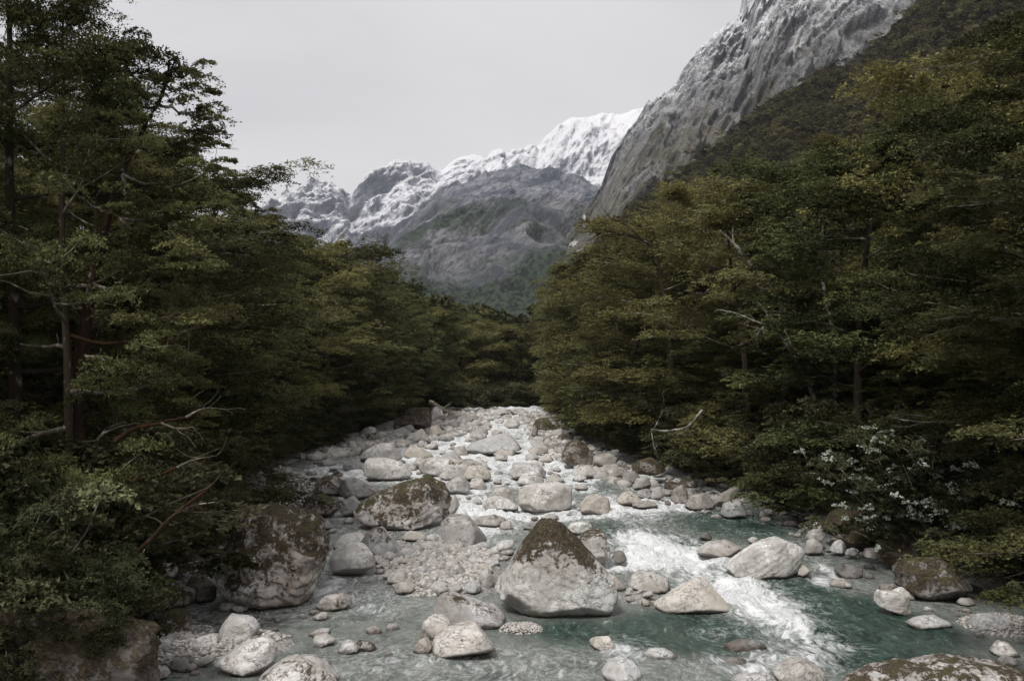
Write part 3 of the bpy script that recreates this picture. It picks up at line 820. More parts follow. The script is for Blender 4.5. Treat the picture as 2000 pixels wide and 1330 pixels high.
def try_tree(x, y, side, dmin, front, natural=(13, 21)):
    for (a, b, c) in placed:
        if (a - x) ** 2 + (b - y) ** 2 < (dmin * 0.5 + c * 0.5) ** 2: return
    g = gz1(x, y)
    kind = NEAR[rnd.randrange(2)] if y < 38 else KINDS_[rnd.randrange(len(KINDS_))]
    def limit(px):
        dx, dz = ray(px, top_at(px, side) + rnd.uniform(0, 14))
        return CAM_H + dz * y - g
    px0, _ = project(x, y, CAM_H)
    half = 0.45 * kind.R * F / y                          # the crown's own reach: do not poke above the skyline beside it
    si = 1 if side == 'l' else -1
    hmax = min(limit(px0), limit(px0 + si * half * 0.75) + 1.0, limit(px0 - si * half * 0.5) + 1.5)
    if side == 'r' and px0 > 1600: natural = (17, 24)
    elif side == 'r' and y > 45: natural = (17, 24)
    h = min(hmax, rnd.uniform(*natural))
    if h < 6.0: return
    if px0 < -420 or px0 > 2420: return
    placed.append((x, y, dmin))
    bank = 'left' if side == 'l' else 'right'
    tall = 'tall' if h > 15.5 else ('medium' if h > 11 else 'low')
    hue = rnd.choice([0.0, 0.1, 0.25, 0.5, 0.9]) if rnd.random() < .6 else rnd.random() * 0.4
    tone = 'olive brown' if hue > 0.45 else ('dark green' if hue < 0.12 else 'olive green')
    row = 'at the front' if front else 'deeper'
    n_tree[side] += 1
    place_tree(kind, x, y, h, rnd.uniform(0, 6.28), f'{tall} {tone} beech {row} on the {bank} bank, {depth_word(y)}', f'beeches on the {bank} bank', near=y < 75, hue=hue, wide=rnd.uniform(0.95, 1.2) * (0.8 if y < 36 and side == 'l' else 1))
# two tall airy beeches close by on the left, their tops out of the picture
place_tree(NEAR[0], -11.8, 24.5, 17.6, 0.7, 'tallest dark beech at the left picture edge, airy crown against the sky', 'beeches on the left bank', hue=0.05, wide=0.62)
place_tree(NEAR[1], -14.6, 27.0, 18.5, 2.7, 'dark dense beech behind the tallest airy one, cut by the left picture edge', 'beeches on the left bank', hue=0.15, wide=0.8)
placed += [(-11.8, 24.5, 4), (-14.6, 27, 4)]
# front rows then deeper rows
for side in 'lr':
    sgn = -1 if side == 'l' else 1
    y = 19.0
    while y < 200:
        e = float(left_edge(y) if side == 'l' else right_edge(y))
        for row, off in enumerate((2.0, 6.0, 10.5, 16, 23)):
            if row >= 3 and y > 120: continue
            x = e + sgn * (off + rnd.uniform(-0.8, 1.2))
            if y < 24 and side == 'l' and row == 0: continue
            try_tree(x, y + rnd.uniform(-1.2, 1.2), side, (4.2 if row == 0 else 5.2) * (1 + y / 160), row == 0)
        y += 3.6 * (1 + y / 90)
# the far bend, where forest closes the view of the river
for (y, lo, hi) in ((142, -9, 9), (155, -16, 16), (172, -24, 24), (190, -32, 30), (212, -40, 40)):
    x = lo
    while x < hi:
        px0, _ = project(x, y, 5)
        T = 'l' if px0 < 1020 else 'r'
        for (a, b, c) in placed:
            if (a - x) ** 2 + (b - y) ** 2 < 20: break
        else:
            if not (y < 150 and (-5 < x < 7.5)):
                g = gz1(x, y)
                dx, dz = ray(px0, top_at(px0, T) + rnd.uniform(-4, 14))
                h = min(CAM_H + dz * y - g, rnd.uniform(15, 21))
                if h > 7:
                    hue = rnd.random() * 0.6
                    place_tree(KINDS_[rnd.randrange(6)], x, y, h, rnd.uniform(0, 6.28), 'distant rounded beech crown closing the valley behind the river bend', 'beeches closing the valley behind the river bend', near=False, hue=hue, wide=1.25)
                    placed.append((x, y, 6))
        x += rnd.uniform(5.5, 7.5)
print('trees', n_tree, len(placed), time.time() - T0)

# far wood at the foot of the mountains and over the brown hillside: too many to count
M_BUSH = leaf_material('hillside_bush', (0.026, 0.024, 0.010), (0.165, 0.145, 0.066))
_n = M_BUSH.node_tree
M_WOOD = leaf_material('far_wood_leaves', (0.03, 0.032, 0.012), (0.14, 0.135, 0.06))
def far_crown_mesh(seed, mat=None):
    r = np.random.default_rng(seed)
    cen = r.normal(0, 1, (9, 3)) * [1.3, 1.3, 0.9] + [0, 0, 2.2]
    V, Fc, t = leaves(cen, np.stack([r.uniform(0.9, 1.6, 9), r.uniform(0.6, 1.0, 9)], 1), 90, 0.34, r, up=0.6, spray=6)
    return mesh_np('far_crown', V, Fc, mat or M_BUSH, False, t)

def scatter(name, pts, scales, meshsrc, label):
    """one object that instances a leafy crown on every point of its own point mesh"""
    me = bpy.data.meshes.new(name)
    me.vertices.add(len(pts)); me.vertices.foreach_set('co', np.asarray(pts, np.float32).ravel())
    a = me.attributes.new('size', 'FLOAT', 'POINT'); a.data.foreach_set('value', np.asarray(scales, np.float32))
    o = obj(name, me)
    src = bpy.data.objects.new('crown_source', meshsrc)      # never linked to the scene
    ng = bpy.data.node_groups.new(name, 'GeometryNodeTree')
    ng.interface.new_socket('Geometry', in_out='INPUT', socket_type='NodeSocketGeometry')
    ng.interface.new_socket('Geometry', in_out='OUTPUT', socket_type='NodeSocketGeometry')
    N, Lk = ng.nodes, ng.links
    gi, go = N.new('NodeGroupInput'), N.new('NodeGroupOutput')
    oi = N.new('GeometryNodeObjectInfo'); oi.inputs['Object'].default_value = src
    ip = N.new('GeometryNodeInstanceOnPoints')
    at = N.new('GeometryNodeInputNamedAttribute'); at.data_type = 'FLOAT'; at.inputs['Name'].default_value = 'size'
    rv = N.new('FunctionNodeRandomValue'); rv.data_type = 'FLOAT_VECTOR'
    rv.inputs[0].default_value = (0, 0, 0); rv.inputs[1].default_value = (0.2, 0.2, 6.28)
    Lk.new(gi.outputs[0], ip.inputs['Points']); Lk.new(oi.outputs['Geometry'], ip.inputs['Instance'])
    Lk.new(rv.outputs[0], ip.inputs['Rotation']); Lk.new(at.outputs[0], ip.inputs['Scale'])
    Lk.new(ip.outputs[0], go.inputs[0])
    md = o.modifiers.new('scatter', 'NODES'); md.node_group = ng
    return tag(o, label, kind='stuff')
hv = np.empty(len(hill.data.vertices) * 3, np.float32); hill.data.vertices.foreach_get('co', hv); hv = hv.reshape(-1, 3)
hv = hv[:170 * 220].reshape(170, 220, 3)
fi = rng.uniform(0, 168.9, 15000); fj = rng.uniform(0, 218.9, 15000)
i0, j0 = fi.astype(int), fj.astype(int); a, b = (fi - i0)[:, None], (fj - j0)[:, None]
hp = hv[i0, j0] * (1 - a) * (1 - b) + hv[i0 + 1, j0] * a * (1 - b) + hv[i0, j0 + 1] * (1 - a) * b + hv[i0 + 1, j0 + 1] * a * b
hn = fbm(hp / 45.0, 3, 51)
hs = np.empty(len(hill.data.vertices), np.float32); hill.data.attributes['scar'].data.foreach_get('value', hs)
keep = (hn > -0.42) & (hs[:170 * 220].reshape(170, 220)[i0, j0] < 0.45)
hp = hp[keep]
scatter('far_bush', hp, rng.uniform(0.8, 1.3, len(hp)) * rng.choice([1, 1, 1.5, 2.1], len(hp)), far_crown_mesh(3), 'low dark bush covering the whole hillside below the rock face')
fx = rng.uniform(-260, 260, 2600); fy = rng.uniform(225, 560, 2600)
sel = (np.abs(fx) < 0.62 * fy)
fx, fy = fx[sel], fy[sel]
fz = ground_z(fx, fy)
pxs = 1000 + F * fx / fy
topl = np.where(pxs < 1020, np.interp(pxs, [a for a, b in LEFT_TOP], [b for a, b in LEFT_TOP]), np.interp(pxs, [a for a, b in RIGHT_TOP], [b for a, b in RIGHT_TOP]))
lim = CAM_H + (735 - topl - 8) / F * fy
scatter('far_wood', np.stack([fx, fy, np.minimum(fz + rng.uniform(6, 12, len(fx)), lim - 7)], 1), rng.uniform(1.8, 2.6, len(fx)), far_crown_mesh(4, M_WOOD), 'distant forest on the valley floor beyond the river bend')
# ------------------------------------------------------------------ rocks
def ico(level):
    import bmesh
    bm = bmesh.new()
    bmesh.ops.create_icosphere(bm, subdivisions=level, radius=1.0)
    V = np.array([v.co[:] for v in bm.verts]); Fc = np.array([[v.index for v in f.verts] for f in bm.faces])
    bm.free()
    return V / np.linalg.norm(V, axis=1)[:, None], Fc
ICO = {k: ico(k) for k in (3, 4, 5, 6)}
def hull2(pts):
    pts = sorted(set(map(tuple, pts)))
    def half(ps):
        h = []
        for p in ps:
            while len(h) > 1 and (h[-1][0] - h[-2][0]) * (p[1] - h[-2][1]) - (h[-1][1] - h[-2][1]) * (p[0] - h[-2][0]) <= 0: h.pop()
            h.append(p)
        return h[:-1]
    return half(pts) + half(pts[::-1])
def rock_mesh(name, outline, thick, seed, level=4, sharp=11, cuts=5, rough=0.045, round_=2.4):
    """outline: convex (x, z) points around the centre, metres; thick: half depth"""
    D, Fc = ICO[level]
    r = np.random.default_rng(seed)
    sharp = min(72.0, sharp * 3.6)
    H = hull2(outline)
    G = np.zeros(len(D))
    for i in range(len(H)):
        x0, z0 = H[i]; x1, z1 = H[(i + 1) % len(H)]
        nx, nz = z1 - z0, -(x1 - x0)
        L = math.hypot(nx, nz)
        if L < 1e-6: continue
        nx, nz = nx / L, nz / L
        h = nx * x0 + nz * z0
        if h < 0: nx, nz, h = -nx, -nz, -h
        h = max(h, 0.02)
        e = (D[:, 0] * nx + D[:, 2] * nz) / h
        G += np.maximum(0, e) ** sharp
        for sy in (-1, 1):
            ka, kb = r.uniform(0.45, 0.85), r.uniform(0.35, 0.8)
            G += np.maximum(0, e * ka + sy * D[:, 1] / thick * kb) ** sharp
    for sy in (-1, 1):
        for q in range(2):
            n = np.array([r.normal(0, 0.35) / (np.ptp([p[0] for p in H]) / 2), sy / thick, r.uniform(-0.1, 0.4) / (np.ptp([p[1] for p in H]) / 2)])
            G += np.maximum(0, D @ n * r.uniform(0.9, 1.05)) ** sharp
    G = G ** (1.0 / sharp)
    # pull the rounding of many planes back out to the traced outline
    k0 = np.abs(D[:, 1]) < 0.25
    pts = D / G[:, None]
    ext = np.abs(pts).max(0)
    Gp = G ** sharp
    for k in range(cuts):
        n = r.normal(0, 1, 3); n[1] = -abs(n[1]) * 1.2 if k % 3 else n[1]; n[2] = abs(n[2]) * 0.8
        n /= ext; n /= np.linalg.norm(n)
        h = np.max(pts @ n) * r.uniform(0.66, 0.9)
        Gp += np.maximum(0, (D @ n) / h) ** sharp
    G = Gp ** (1.0 / sharp)
    pts = D / G[:, None]
    S = float(np.mean(ext))
    q = pts / S
    fq = fbm(q * 1.6 + seed * 3.1, 5, seed % 90, 0.55)
    w3 = q * 1.3 + 0.5 * fbm(q * 1.1 + 5, 3, 4)[:, None]
    strata = w3[:, 2] * 2.2 + w3[:, 0] * 1.3 * math.sin(seed) + w3[:, 1] * math.cos(seed)
    saw = np.abs((strata * 1.7) % 1.0 - 0.25) * 0.9
    d = rough * (1.3 * fq + 0.6 * ridged(q * 2.6 + seed, 4, seed % 70 + 2, 0.5) - 0.5 * saw)
    if level >= 5:
        d = d + rough * 0.35 * fbm(q * 7 + seed, 4, 8, 0.6)
    pts = pts * (1 + d)[:, None]
    return mesh_np(name, pts, Fc, M_ROCK)
def props(o, tone=1.0, warm=0.2, mb=-0.2, mg=0.0, wl_=None):
    o['tone'] = float(tone); o['warm'] = float(warm); o['moss_bias'] = float(mb - (0.05 if mb < -0.045 else 0.0)); o['moss_grade'] = float(mg)
    o['waterline'] = float(wl_ if wl_ is not None else -5.0)
FOOT = []
def boulder(pts, label, thick=0.75, level=4, tone=1.0, warm=0.2, mb=-0.16, mg=0.0, sharp=11, cuts=5, rough=0.05, seed=None, base=0.0, name='boulder', group=None, wet=True, lift=0.0, y=None):
    """pts: outline in photograph pixels; it is stood on the river bed at its own distance with real depth"""
    if len(pts) == 2:
        (x0, y0), (x1, y1) = pts
        rr = random.Random(int(x0 * 7 + y0))
        cx, cy, a, b = (x0 + x1) / 2, (y0 + y1) / 2, (x1 - x0) / 2, (y1 - y0) / 2
        pts = []
        for k in range(8):
            an = k * math.pi / 4 + rr.uniform(-0.2, 0.2)
            q = (abs(math.cos(an)) ** 2.6 + abs(math.sin(an)) ** 2.6) ** (-1 / 2.6) * rr.uniform(0.9, 1.08)
            pts.append((cx + a * q * math.cos(an), cy + b * q * math.sin(an)))
    seed = seed if seed is not None else int(abs(pts[0][0] * 3 + pts[0][1]))
    xs = [p[0] for p in pts]; ys = [p[1] for p in pts]
    cxp = (min(xs) + max(xs)) / 2
    if y is None:
        X, Yb, Zb = on_water(cxp, max(ys))
        if base: 
            dx, dz = ray(cxp, max(ys)); Yb = (base - CAM_H) / dz if base < CAM_H else Yb
            X, Zb = dx * Yb, base
    else:
        Yb = y; dx, dz = ray(cxp, max(ys)); Zb = CAM_H + dz * Yb
    w = (max(xs) - min(xs)) / F * Yb
    T = thick * w / 2
    Yc = Yb + T * 0.8
    P = [(ray(a, b)[0] * Yc, CAM_H + ray(a, b)[1] * Yc) for a, b in pts]
    cx = (min(p[0] for p in P) + max(p[0] for p in P)) / 2
    zmin, zmax = min(p[1] for p in P), max(p[1] for p in P)
    cz = (zmin + zmax) / 2 - 0.06 * (zmax - zmin)
    P = [(a - cx, (b - cz) + (0.10 * T if b < zmin + 0.25 * (zmax - zmin) else 0)) for a, b in P]
    me = rock_mesh(name, P, T, seed, level, sharp, cuts, rough)
    o = obj(name, me, loc=(cx, Yc, cz + lift))
    props(o, tone, warm, mb, mg, float(wlev(Yb)) if wet else None)
    tag(o, label, 'boulder', group)
    FOOT.append((cx, Yc, w / 2, T, o))
    return o
# --- the ones one can name
boulder([(405, 1060), (418, 1015), (450, 990), (560, 987), (622, 1003), (642, 1075), (634, 1140), (610, 1182), (560, 1190), (470, 1165), (410, 1125)], 'huge rounded brown mossy boulder at the left, beside the gravel channel', 0.95, 6, 1.05, 0.9, -0.03, 0.16, 3, 4, 0.11, base=0.05)
boulder([(962, 1155), (1018, 1070), (1048, 1022), (1072, 1008), (1100, 1018), (1150, 1080), (1195, 1128), (1204, 1160), (1188, 1200), (1060, 1212), (1008, 1198), (975, 1175)], 'large pyramid shaped boulder with mossy brown top and pale clean base', 0.72, 6, 1.14, 0.10, -0.06, 0.56, 13, 3, 0.035)
boulder([(696, 1000), (706, 980), (765, 952), (840, 933), (868, 945), (882, 975), (878, 1005), (870, 1022), (820, 1034), (775, 1038), (725, 1028), (700, 1014)], 'big angular boulder with dark moss streaks, behind the pale facet stone', 0.75, 6, 0.95, 0.55, -0.035, 0.12, 12, 7, 0.07)
boulder([(645, 1090), (650, 1070), (685, 1059), (715, 1062), (732, 1080), (731, 1106), (700, 1123), (660, 1126), (646, 1106)], 'pale smooth flat faced boulder touching the huge mossy one', 0.7, 5, 1.08, 0.05, -0.25, sharp=16, cuts=3, rough=0.02)
boulder([(652, 1062), (668, 1045), (700, 1040), (715, 1050), (718, 1070), (655, 1075)], 'low pale stone behind the flat faced boulder', 0.9, 4, 1.0, mb=-0.22)
boulder([(702, 1062), (720, 1036), (745, 1031), (760, 1045), (790, 1085), (770, 1094), (740, 1092), (712, 1075)], 'grey wedge boulder with small dark moss cap, left of the pebble bar', 0.8, 5, 0.95, 0.2, -0.12, 0.2, sharp=14)
boulder([(846, 1050), (855, 1020), (880, 1006), (915, 1007), (935, 1030), (955, 1062), (905, 1076), (850, 1064)], 'smooth grey humped boulder with one brown spot, behind the pebble bar', 0.8, 5, 0.93, 0.1, -0.14, 0.1, sharp=8, cuts=2, rough=0.04)
boulder([(778, 1057), (800, 1035), (830, 1044), (834, 1058)], 'small pale pointed stone at the back of the pebble bar', 0.9, 4, 1.05)
boulder([(846, 1190), (855, 1165), (875, 1156), (915, 1164), (950, 1172), (985, 1190), (990, 1216), (960, 1230), (880, 1224), (850, 1208)], 'grey boulder with brown crust, at the left foot of the pyramid boulder', 0.75, 5, 0.9, 0.3, -0.10, 0.12, sharp=8, cuts=3)
boulder([(820, 1240), (828, 1210), (848, 1199), (878, 1212), (888, 1232), (862, 1252), (825, 1250)], 'smooth pale grey hump between two boulders in the near stream', 0.9, 4, 1.0, 0.05, -0.2, sharp=8, cuts=2)
boulder([(840, 1270), (850, 1245), (880, 1226), (930, 1217), (968, 1235), (977, 1258), (960, 1272), (900, 1282), (858, 1286)], 'pale ridged boulder with brown underside in the near stream', 0.8, 5, 1.02, 0.4, -0.14, -0.12, sharp=12, cuts=5)
boulder([(804, 1268), (814, 1249), (834, 1244), (847, 1258), (836, 1277), (812, 1279)], 'small brownish cobble leaning on the ridged boulder', 0.9, 4, 0.85, 0.5, -0.12, sharp=8)
boulder([(420, 1278), (458, 1254), (482, 1258), (514, 1243), (541, 1264), (537, 1290), (482, 1322), (426, 1298)], 'pale slanting boulder with sharp edges in the near left corner', 0.75, 5, 0.98, 0.25, -0.17, sharp=16, cuts=6)
boulder([(505, 1322), (555, 1290), (600, 1284), (635, 1300), (670, 1340), (655, 1380), (510, 1380)], 'flat topped pale boulder with dark moss spots at the bottom edge', 0.8, 5, 0.9, 0.3, -0.10, 0.1, sharp=9, y=20.6)
boulder([(424, 1234), (446, 1200), (488, 1206), (506, 1228), (482, 1258), (436, 1260)], 'light grey block among left shore gravel', 0.8, 4, 0.95, 0.1, -0.2, sharp=14)
boulder([(358, 1272), (380, 1248), (408, 1240), (437, 1242), (433, 1257), (392, 1269)], 'long low pale stone on the left shore gravel', 0.6, 4, 0.95, 0.2)
boulder([(299, 1225), (311, 1196), (340, 1183), (362, 1200), (368, 1230), (350, 1242), (315, 1240)], 'rounded boulder spotted with black moss on the left shore', 0.9, 5, 0.85, 0.5, 0.0, 0.15, sharp=9)
boulder([(292, 1253), (310, 1240), (335, 1238), (349, 1245), (330, 1255)], 'thin pale slab stone below the moss spotted boulder', 0.7, 4, 1.0)
boulder([(283, 1312), (300, 1300), (328, 1303), (330, 1320), (300, 1330)], 'pale rounded stone in the bottom left shallows', 0.8, 4, 0.95)
boulder([(330, 1300), (342, 1280), (362, 1280), (386, 1305), (380, 1315), (350, 1310)], 'dark angular wet stone in the bottom left shallows', 0.8, 4, 0.6, 0.5, -0.08, sharp=18)
boulder([(382, 1299), (395, 1280), (418, 1277), (421, 1289), (390, 1304)], 'white angular stone beside the slanting boulder', 0.8, 4, 1.05, sharp=16)
boulder([(614, 1186), (633, 1165), (665, 1158), (684, 1168), (687, 1183), (660, 1193), (630, 1195)], 'grey brown stone in the left channel in front of the huge mossy boulder', 0.8, 4, 0.85, 0.4, -0.12)
boulder([(608, 1206), (622, 1196), (638, 1197), (640, 1208), (622, 1212)], 'small flat white stone in the left channel', 0.8, 4, 1.05)
boulder([(605, 1256), (615, 1241), (636, 1238), (656, 1252), (642, 1264), (614, 1265)], 'pinkish rounded stone alone in the near stream', 0.8, 4, 0.95, 0.7)
boulder([(660, 1270), (672, 1251), (690, 1250), (701, 1272), (690, 1278), (664, 1278)], 'pale wet stone right of the pinkish one', 0.8, 4, 0.9, 0.4)
boulder([(599, 1238), (620, 1229), (650, 1230), (652, 1240), (620, 1243)], 'low flat brown edged stone in the near stream', 0.7, 4, 0.85, 0.4)
boulder([(1122, 1047), (1150, 1032), (1168, 1028), (1180, 1040), (1192, 1075), (1188, 1094), (1165, 1106), (1130, 1086)], 'rounded boulder with dark lower side, right behind the pyramid boulder', 0.9, 5, 0.9, 0.4, -0.07, 0.1, sharp=9)
boulder([(1104, 1036), (1118, 1018), (1150, 1019), (1158, 1030), (1124, 1046)], 'pair topped pale stone behind the pyramid boulder', 0.8, 4, 0.95, 0.2)
boulder([(1193, 1087), (1202, 1074), (1218, 1077), (1226, 1096), (1206, 1103)], 'small dark wet stone at the edge of the rapid', 0.8, 4, 0.5, 0.3)
boulder([(1226, 1148), (1238, 1120), (1254, 1113), (1287, 1122), (1306, 1132), (1310, 1154), (1284, 1158)], 'olive grey block between the pyramid boulder and white triangular rock', 0.8, 5, 0.82, 0.15, -0.16, sharp=15)
boulder([(1275, 1182), (1320, 1150), (1360, 1128), (1378, 1130), (1405, 1168), (1432, 1196), (1410, 1202), (1305, 1202), (1284, 1194)], 'white triangular boulder with sharp ridge beside the main rapid', 0.6, 5, 1.10, 0.08, -0.22, sharp=20, cuts=5, rough=0.03)
boulder([(1183, 1120), (1198, 1121), (1223, 1146), (1215, 1155), (1192, 1152)], 'slanting pale stone leaning on the pyramid boulder', 0.8, 4, 0.95)
boulder([(1360, 1078), (1383, 1060), (1410, 1051), (1437, 1056), (1458, 1072), (1442, 1088), (1380, 1091)], 'tan rounded boulder upstream of the big white slab', 0.8, 5, 0.9, 0.5, -0.14, sharp=10)
boulder([(1415, 1113), (1427, 1094), (1475, 1062), (1542, 1042), (1571, 1050), (1570, 1080), (1552, 1118), (1529, 1126), (1460, 1131), (1430, 1128)], 'big white sloping slab boulder on the right of the rapid', 0.6, 6, 1.10, 0.12, -0.2, sharp=12, cuts=5, rough=0.045)
boulder([(1570, 1080), (1574, 1058), (1590, 1050), (1607, 1065), (1604, 1082), (1580, 1085)], 'tan block stone touching the back of the white slab', 0.8, 4, 0.9, 0.3)
boulder([(1554, 1122), (1556, 1104), (1570, 1102), (1584, 1116), (1574, 1127)], 'small white wet stone at the foot of the small waterfall', 0.8, 4, 1.0)
boulder([(1577, 1055), (1585, 1030), (1603, 1025), (1612, 1045), (1600, 1058)], 'speckled stone above the white slab on the right bank', 0.8, 4, 0.8, 0.2, base=0.5)
boulder([(1576, 1032), (1584, 1018), (1600, 1017), (1608, 1030), (1592, 1036)], 'pale stone topping the pile behind the white slab', 0.8, 4, 0.95, 0.2, base=0.9)
boulder([(1622, 1078), (1630, 1056), (1645, 1054), (1653, 1068), (1648, 1082)], 'round white stone below the mossy right bank boulders', 0.8, 4, 1.0, base=0.2)
boulder([(1650, 1084), (1655, 1069), (1668, 1067), (1678, 1080), (1668, 1088)], 'round grey stone below the mossy right bank boulders', 0.8, 4, 0.9, base=0.2)
boulder([(1690, 1088), (1692, 1072), (1712, 1069), (1718, 1085), (1708, 1096)], 'rounded white block between two brown mossy boulders', 0.8, 4, 1.0, base=0.2)
boulder([(1614, 1040), (1626, 1002), (1670, 984), (1715, 998), (1730, 1040), (1705, 1068), (1650, 1062)], 'large brown moss covered boulder with pale streaks on the right bank', 0.85, 5, 0.6, 0.6, 0.05, 0.1, sharp=10, base=0.35)
boulder([(1714, 1060), (1724, 1030), (1755, 1013), (1790, 1033), (1797, 1080), (1770, 1108), (1725, 1103)], 'upright boulder with rusty moss cap on the right bank', 0.85, 5, 0.55, 0.6, 0.06, 0.2, sharp=9, base=0.2)
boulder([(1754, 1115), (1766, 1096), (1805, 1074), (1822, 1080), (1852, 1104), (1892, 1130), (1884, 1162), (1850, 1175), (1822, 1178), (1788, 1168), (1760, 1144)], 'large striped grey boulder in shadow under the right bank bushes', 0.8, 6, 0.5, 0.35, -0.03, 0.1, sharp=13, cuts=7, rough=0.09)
boulder([(1706, 1162), (1717, 1152), (1754, 1156), (1778, 1172), (1780, 1204), (1751, 1200), (1715, 1183)], 'white wedge shaped stone in the right pool', 0.7, 5, 1.08, 0.1, -0.2, sharp=14)
boulder([(1742, 1156), (1763, 1146), (1783, 1160), (1785, 1174), (1755, 1174)], 'rounded white stone behind the wedge in the right pool', 0.8, 4, 1.0)
boulder([(1768, 1222), (1800, 1204), (1825, 1201), (1855, 1215), (1856, 1225), (1800, 1229)], 'low pale stone with a crease in the right pool', 0.6, 4, 1.0, sharp=16)
boulder([(1902, 1236), (1910, 1203), (1940, 1199), (1980, 1211), (1990, 1236)], 'flat white boulder on the right shore gravel', 0.7, 4, 1.1, 0.05, -0.25)
boulder([(1935, 1272), (1950, 1253), (1976, 1257), (1993, 1275), (1985, 1284), (1945, 1282)], 'white humped stone near the right edge', 0.8, 4, 1.05)
boulder([(1950, 1288), (1960, 1279), (1980, 1282), (1986, 1296), (1970, 1302), (1955, 1298)], 'small pale cobble below the white humped stone', 0.8, 4, 1.05, 0.4)
boulder([(1640, 1345), (1700, 1310), (1780, 1298), (1850, 1286), (1950, 1308), (2060, 1330), (2060, 1420), (1640, 1420)], 'broad moss crusted ledge of rock in the bottom right corner', 0.5, 6, 0.85, 0.5, -0.045, 0.0, sharp=10, cuts=6, rough=0.09, y=18.6)
boulder([(1508, 1312), (1530, 1294), (1570, 1289), (1602, 1303), (1614, 1330), (1600, 1348), (1525, 1345)], 'smooth rounded grey and tan boulder at the bottom of the rapid', 0.8, 5, 0.75, 0.5, -0.2, sharp=7, cuts=2, rough=0.02, y=20.6)
boulder([(1432, 1332), (1455, 1318), (1500, 1316), (1520, 1330), (1500, 1350), (1440, 1350)], 'low washed tan rock left of the smooth rounded boulder', 0.8, 4, 0.9, 0.5, y=20.3)
boulder([(1174, 1312), (1188, 1290), (1215, 1286), (1242, 1300), (1259, 1325), (1240, 1334), (1190, 1330)], 'clean white rounded boulder at the bottom centre', 0.8, 5, 1.12, 0.05, -0.3, sharp=10, cuts=3, rough=0.02)
boulder([(1149, 1254), (1163, 1244), (1190, 1242), (1205, 1252), (1192, 1273), (1170, 1269)], 'white flat topped stone splitting the near current', 0.8, 4, 1.08, 0.3, sharp=12)
boulder([(1252, 1276), (1270, 1267), (1300, 1267), (1327, 1283), (1300, 1289), (1265, 1286)], 'long low white stone with dark tail in the near stream', 0.6, 4, 1.02, 0.3)
boulder([(1410, 1262), (1432, 1250), (1470, 1244), (1500, 1256), (1490, 1266), (1440, 1270)], 'washed over brown rock, upper of two in the rapid', 0.6, 4, 0.42, 0.9, lift=-0.05)
boulder([(1404, 1290), (1425, 1281), (1460, 1284), (1475, 1294), (1440, 1301)], 'washed over brown rock, lower of two in the rapid', 0.6, 4, 0.42, 0.9, lift=-0.05)
boulder([(1012, 986), (1014, 954), (1032, 941), (1086, 941), (1116, 950), (1117, 985), (1107, 998), (1074, 1001), (1020, 997)], 'big pale block with ochre stained lower edge in midstream', 0.8, 5, 1.0, 0.35, -0.15, sharp=15, cuts=5)
boulder([(943, 986), (950, 972), (975, 968), (1000, 978), (1013, 989), (1010, 1000), (960, 1000), (945, 994)], 'flat white stone left of the big midstream block', 0.7, 4, 1.05, 0.3, sharp=14)
boulder([(958, 966), (968, 953), (990, 951), (1006, 965), (1006, 988), (972, 978)], 'grey rounded stone tucked behind the big midstream block', 0.8, 4, 0.85, 0.1)
boulder([(1132, 982), (1140, 970), (1165, 964), (1189, 975), (1193, 998), (1170, 1009), (1134, 1004)], 'square edged boulder with pinkish top at the head of the rapid', 0.9, 5, 0.95, 0.4, sharp=20, cuts=3, rough=0.02)
boulder([(1202, 977), (1215, 963), (1232, 959), (1250, 972), (1251, 986), (1215, 988)], 'white stone with dark base right of the square edged boulder', 0.8, 4, 1.05, sharp=12)
boulder([(1230, 985), (1250, 978), (1280, 980), (1290, 990), (1250, 993)], 'low grey stones awash below the right bank', 0.6, 4, 0.7)
boulder([(906, 883), (918, 866), (960, 852), (990, 843), (1012, 864), (1018, 881), (990, 887), (918, 889)], 'long pale whaleback boulder in the upper stream', 0.7, 5, 1.0, 0.1, -0.2, sharp=13)
boulder([(958, 889), (975, 880), (1005, 879), (1012, 888), (985, 893)], 'thin slab at the right foot of the whaleback boulder', 0.7, 4, 0.9)
boulder([(993, 926), (1000, 909), (1025, 904), (1050, 907), (1067, 922), (1065, 934), (1010, 938)], 'wide pale rounded boulder with brown rim in midstream', 0.8, 5, 1.0, 0.3)
boulder([(1008, 946), (1020, 925), (1045, 919), (1062, 932), (1064, 945), (1040, 950)], 'light grey stone in front of the brown rimmed boulder', 0.8, 4, 1.0)
boulder([(816, 916), (824, 897), (850, 892), (925, 899), (945, 910), (890, 934), (825, 929)], 'long speckled pale boulder left of midstream', 0.6, 5, 0.95, 0.35, -0.1)
boulder([(857, 932), (880, 908), (893, 907), (916, 925), (920, 937), (870, 939)], 'tan triangular boulder touching the long speckled one', 0.8, 4, 0.85, 0.4, sharp=14)
boulder([(903, 934), (915, 910), (940, 909), (957, 920), (958, 938), (930, 940)], 'smooth pale stone right of the tan triangular boulder', 0.8, 4, 1.0)
boulder([(864, 962), (880, 937), (908, 927), (920, 945), (916, 964), (880, 968)], 'brown grey stone behind the big moss streaked boulder', 0.8, 4, 0.85, 0.4)
boulder([(912, 955), (922, 935), (940, 932), (951, 955), (930, 959)], 'four sided pale stone in white water, centre', 0.8, 4, 1.0, sharp=14)
boulder([(870, 1004), (876, 972), (890, 964), (899, 985), (890, 1002), (876, 1010)], 'tan rounded stone against the right end of the streaked boulder', 0.8, 4, 0.9, 0.5)
boulder([(705, 912), (716, 895), (750, 893), (780, 902), (788, 920), (806, 925), (795, 938), (762, 940), (725, 934), (710, 927)], 'pale sculpted boulder with hollows left of the upper stream', 0.8, 5, 0.98, 0.2, -0.15, sharp=12, cuts=6, rough=0.06)
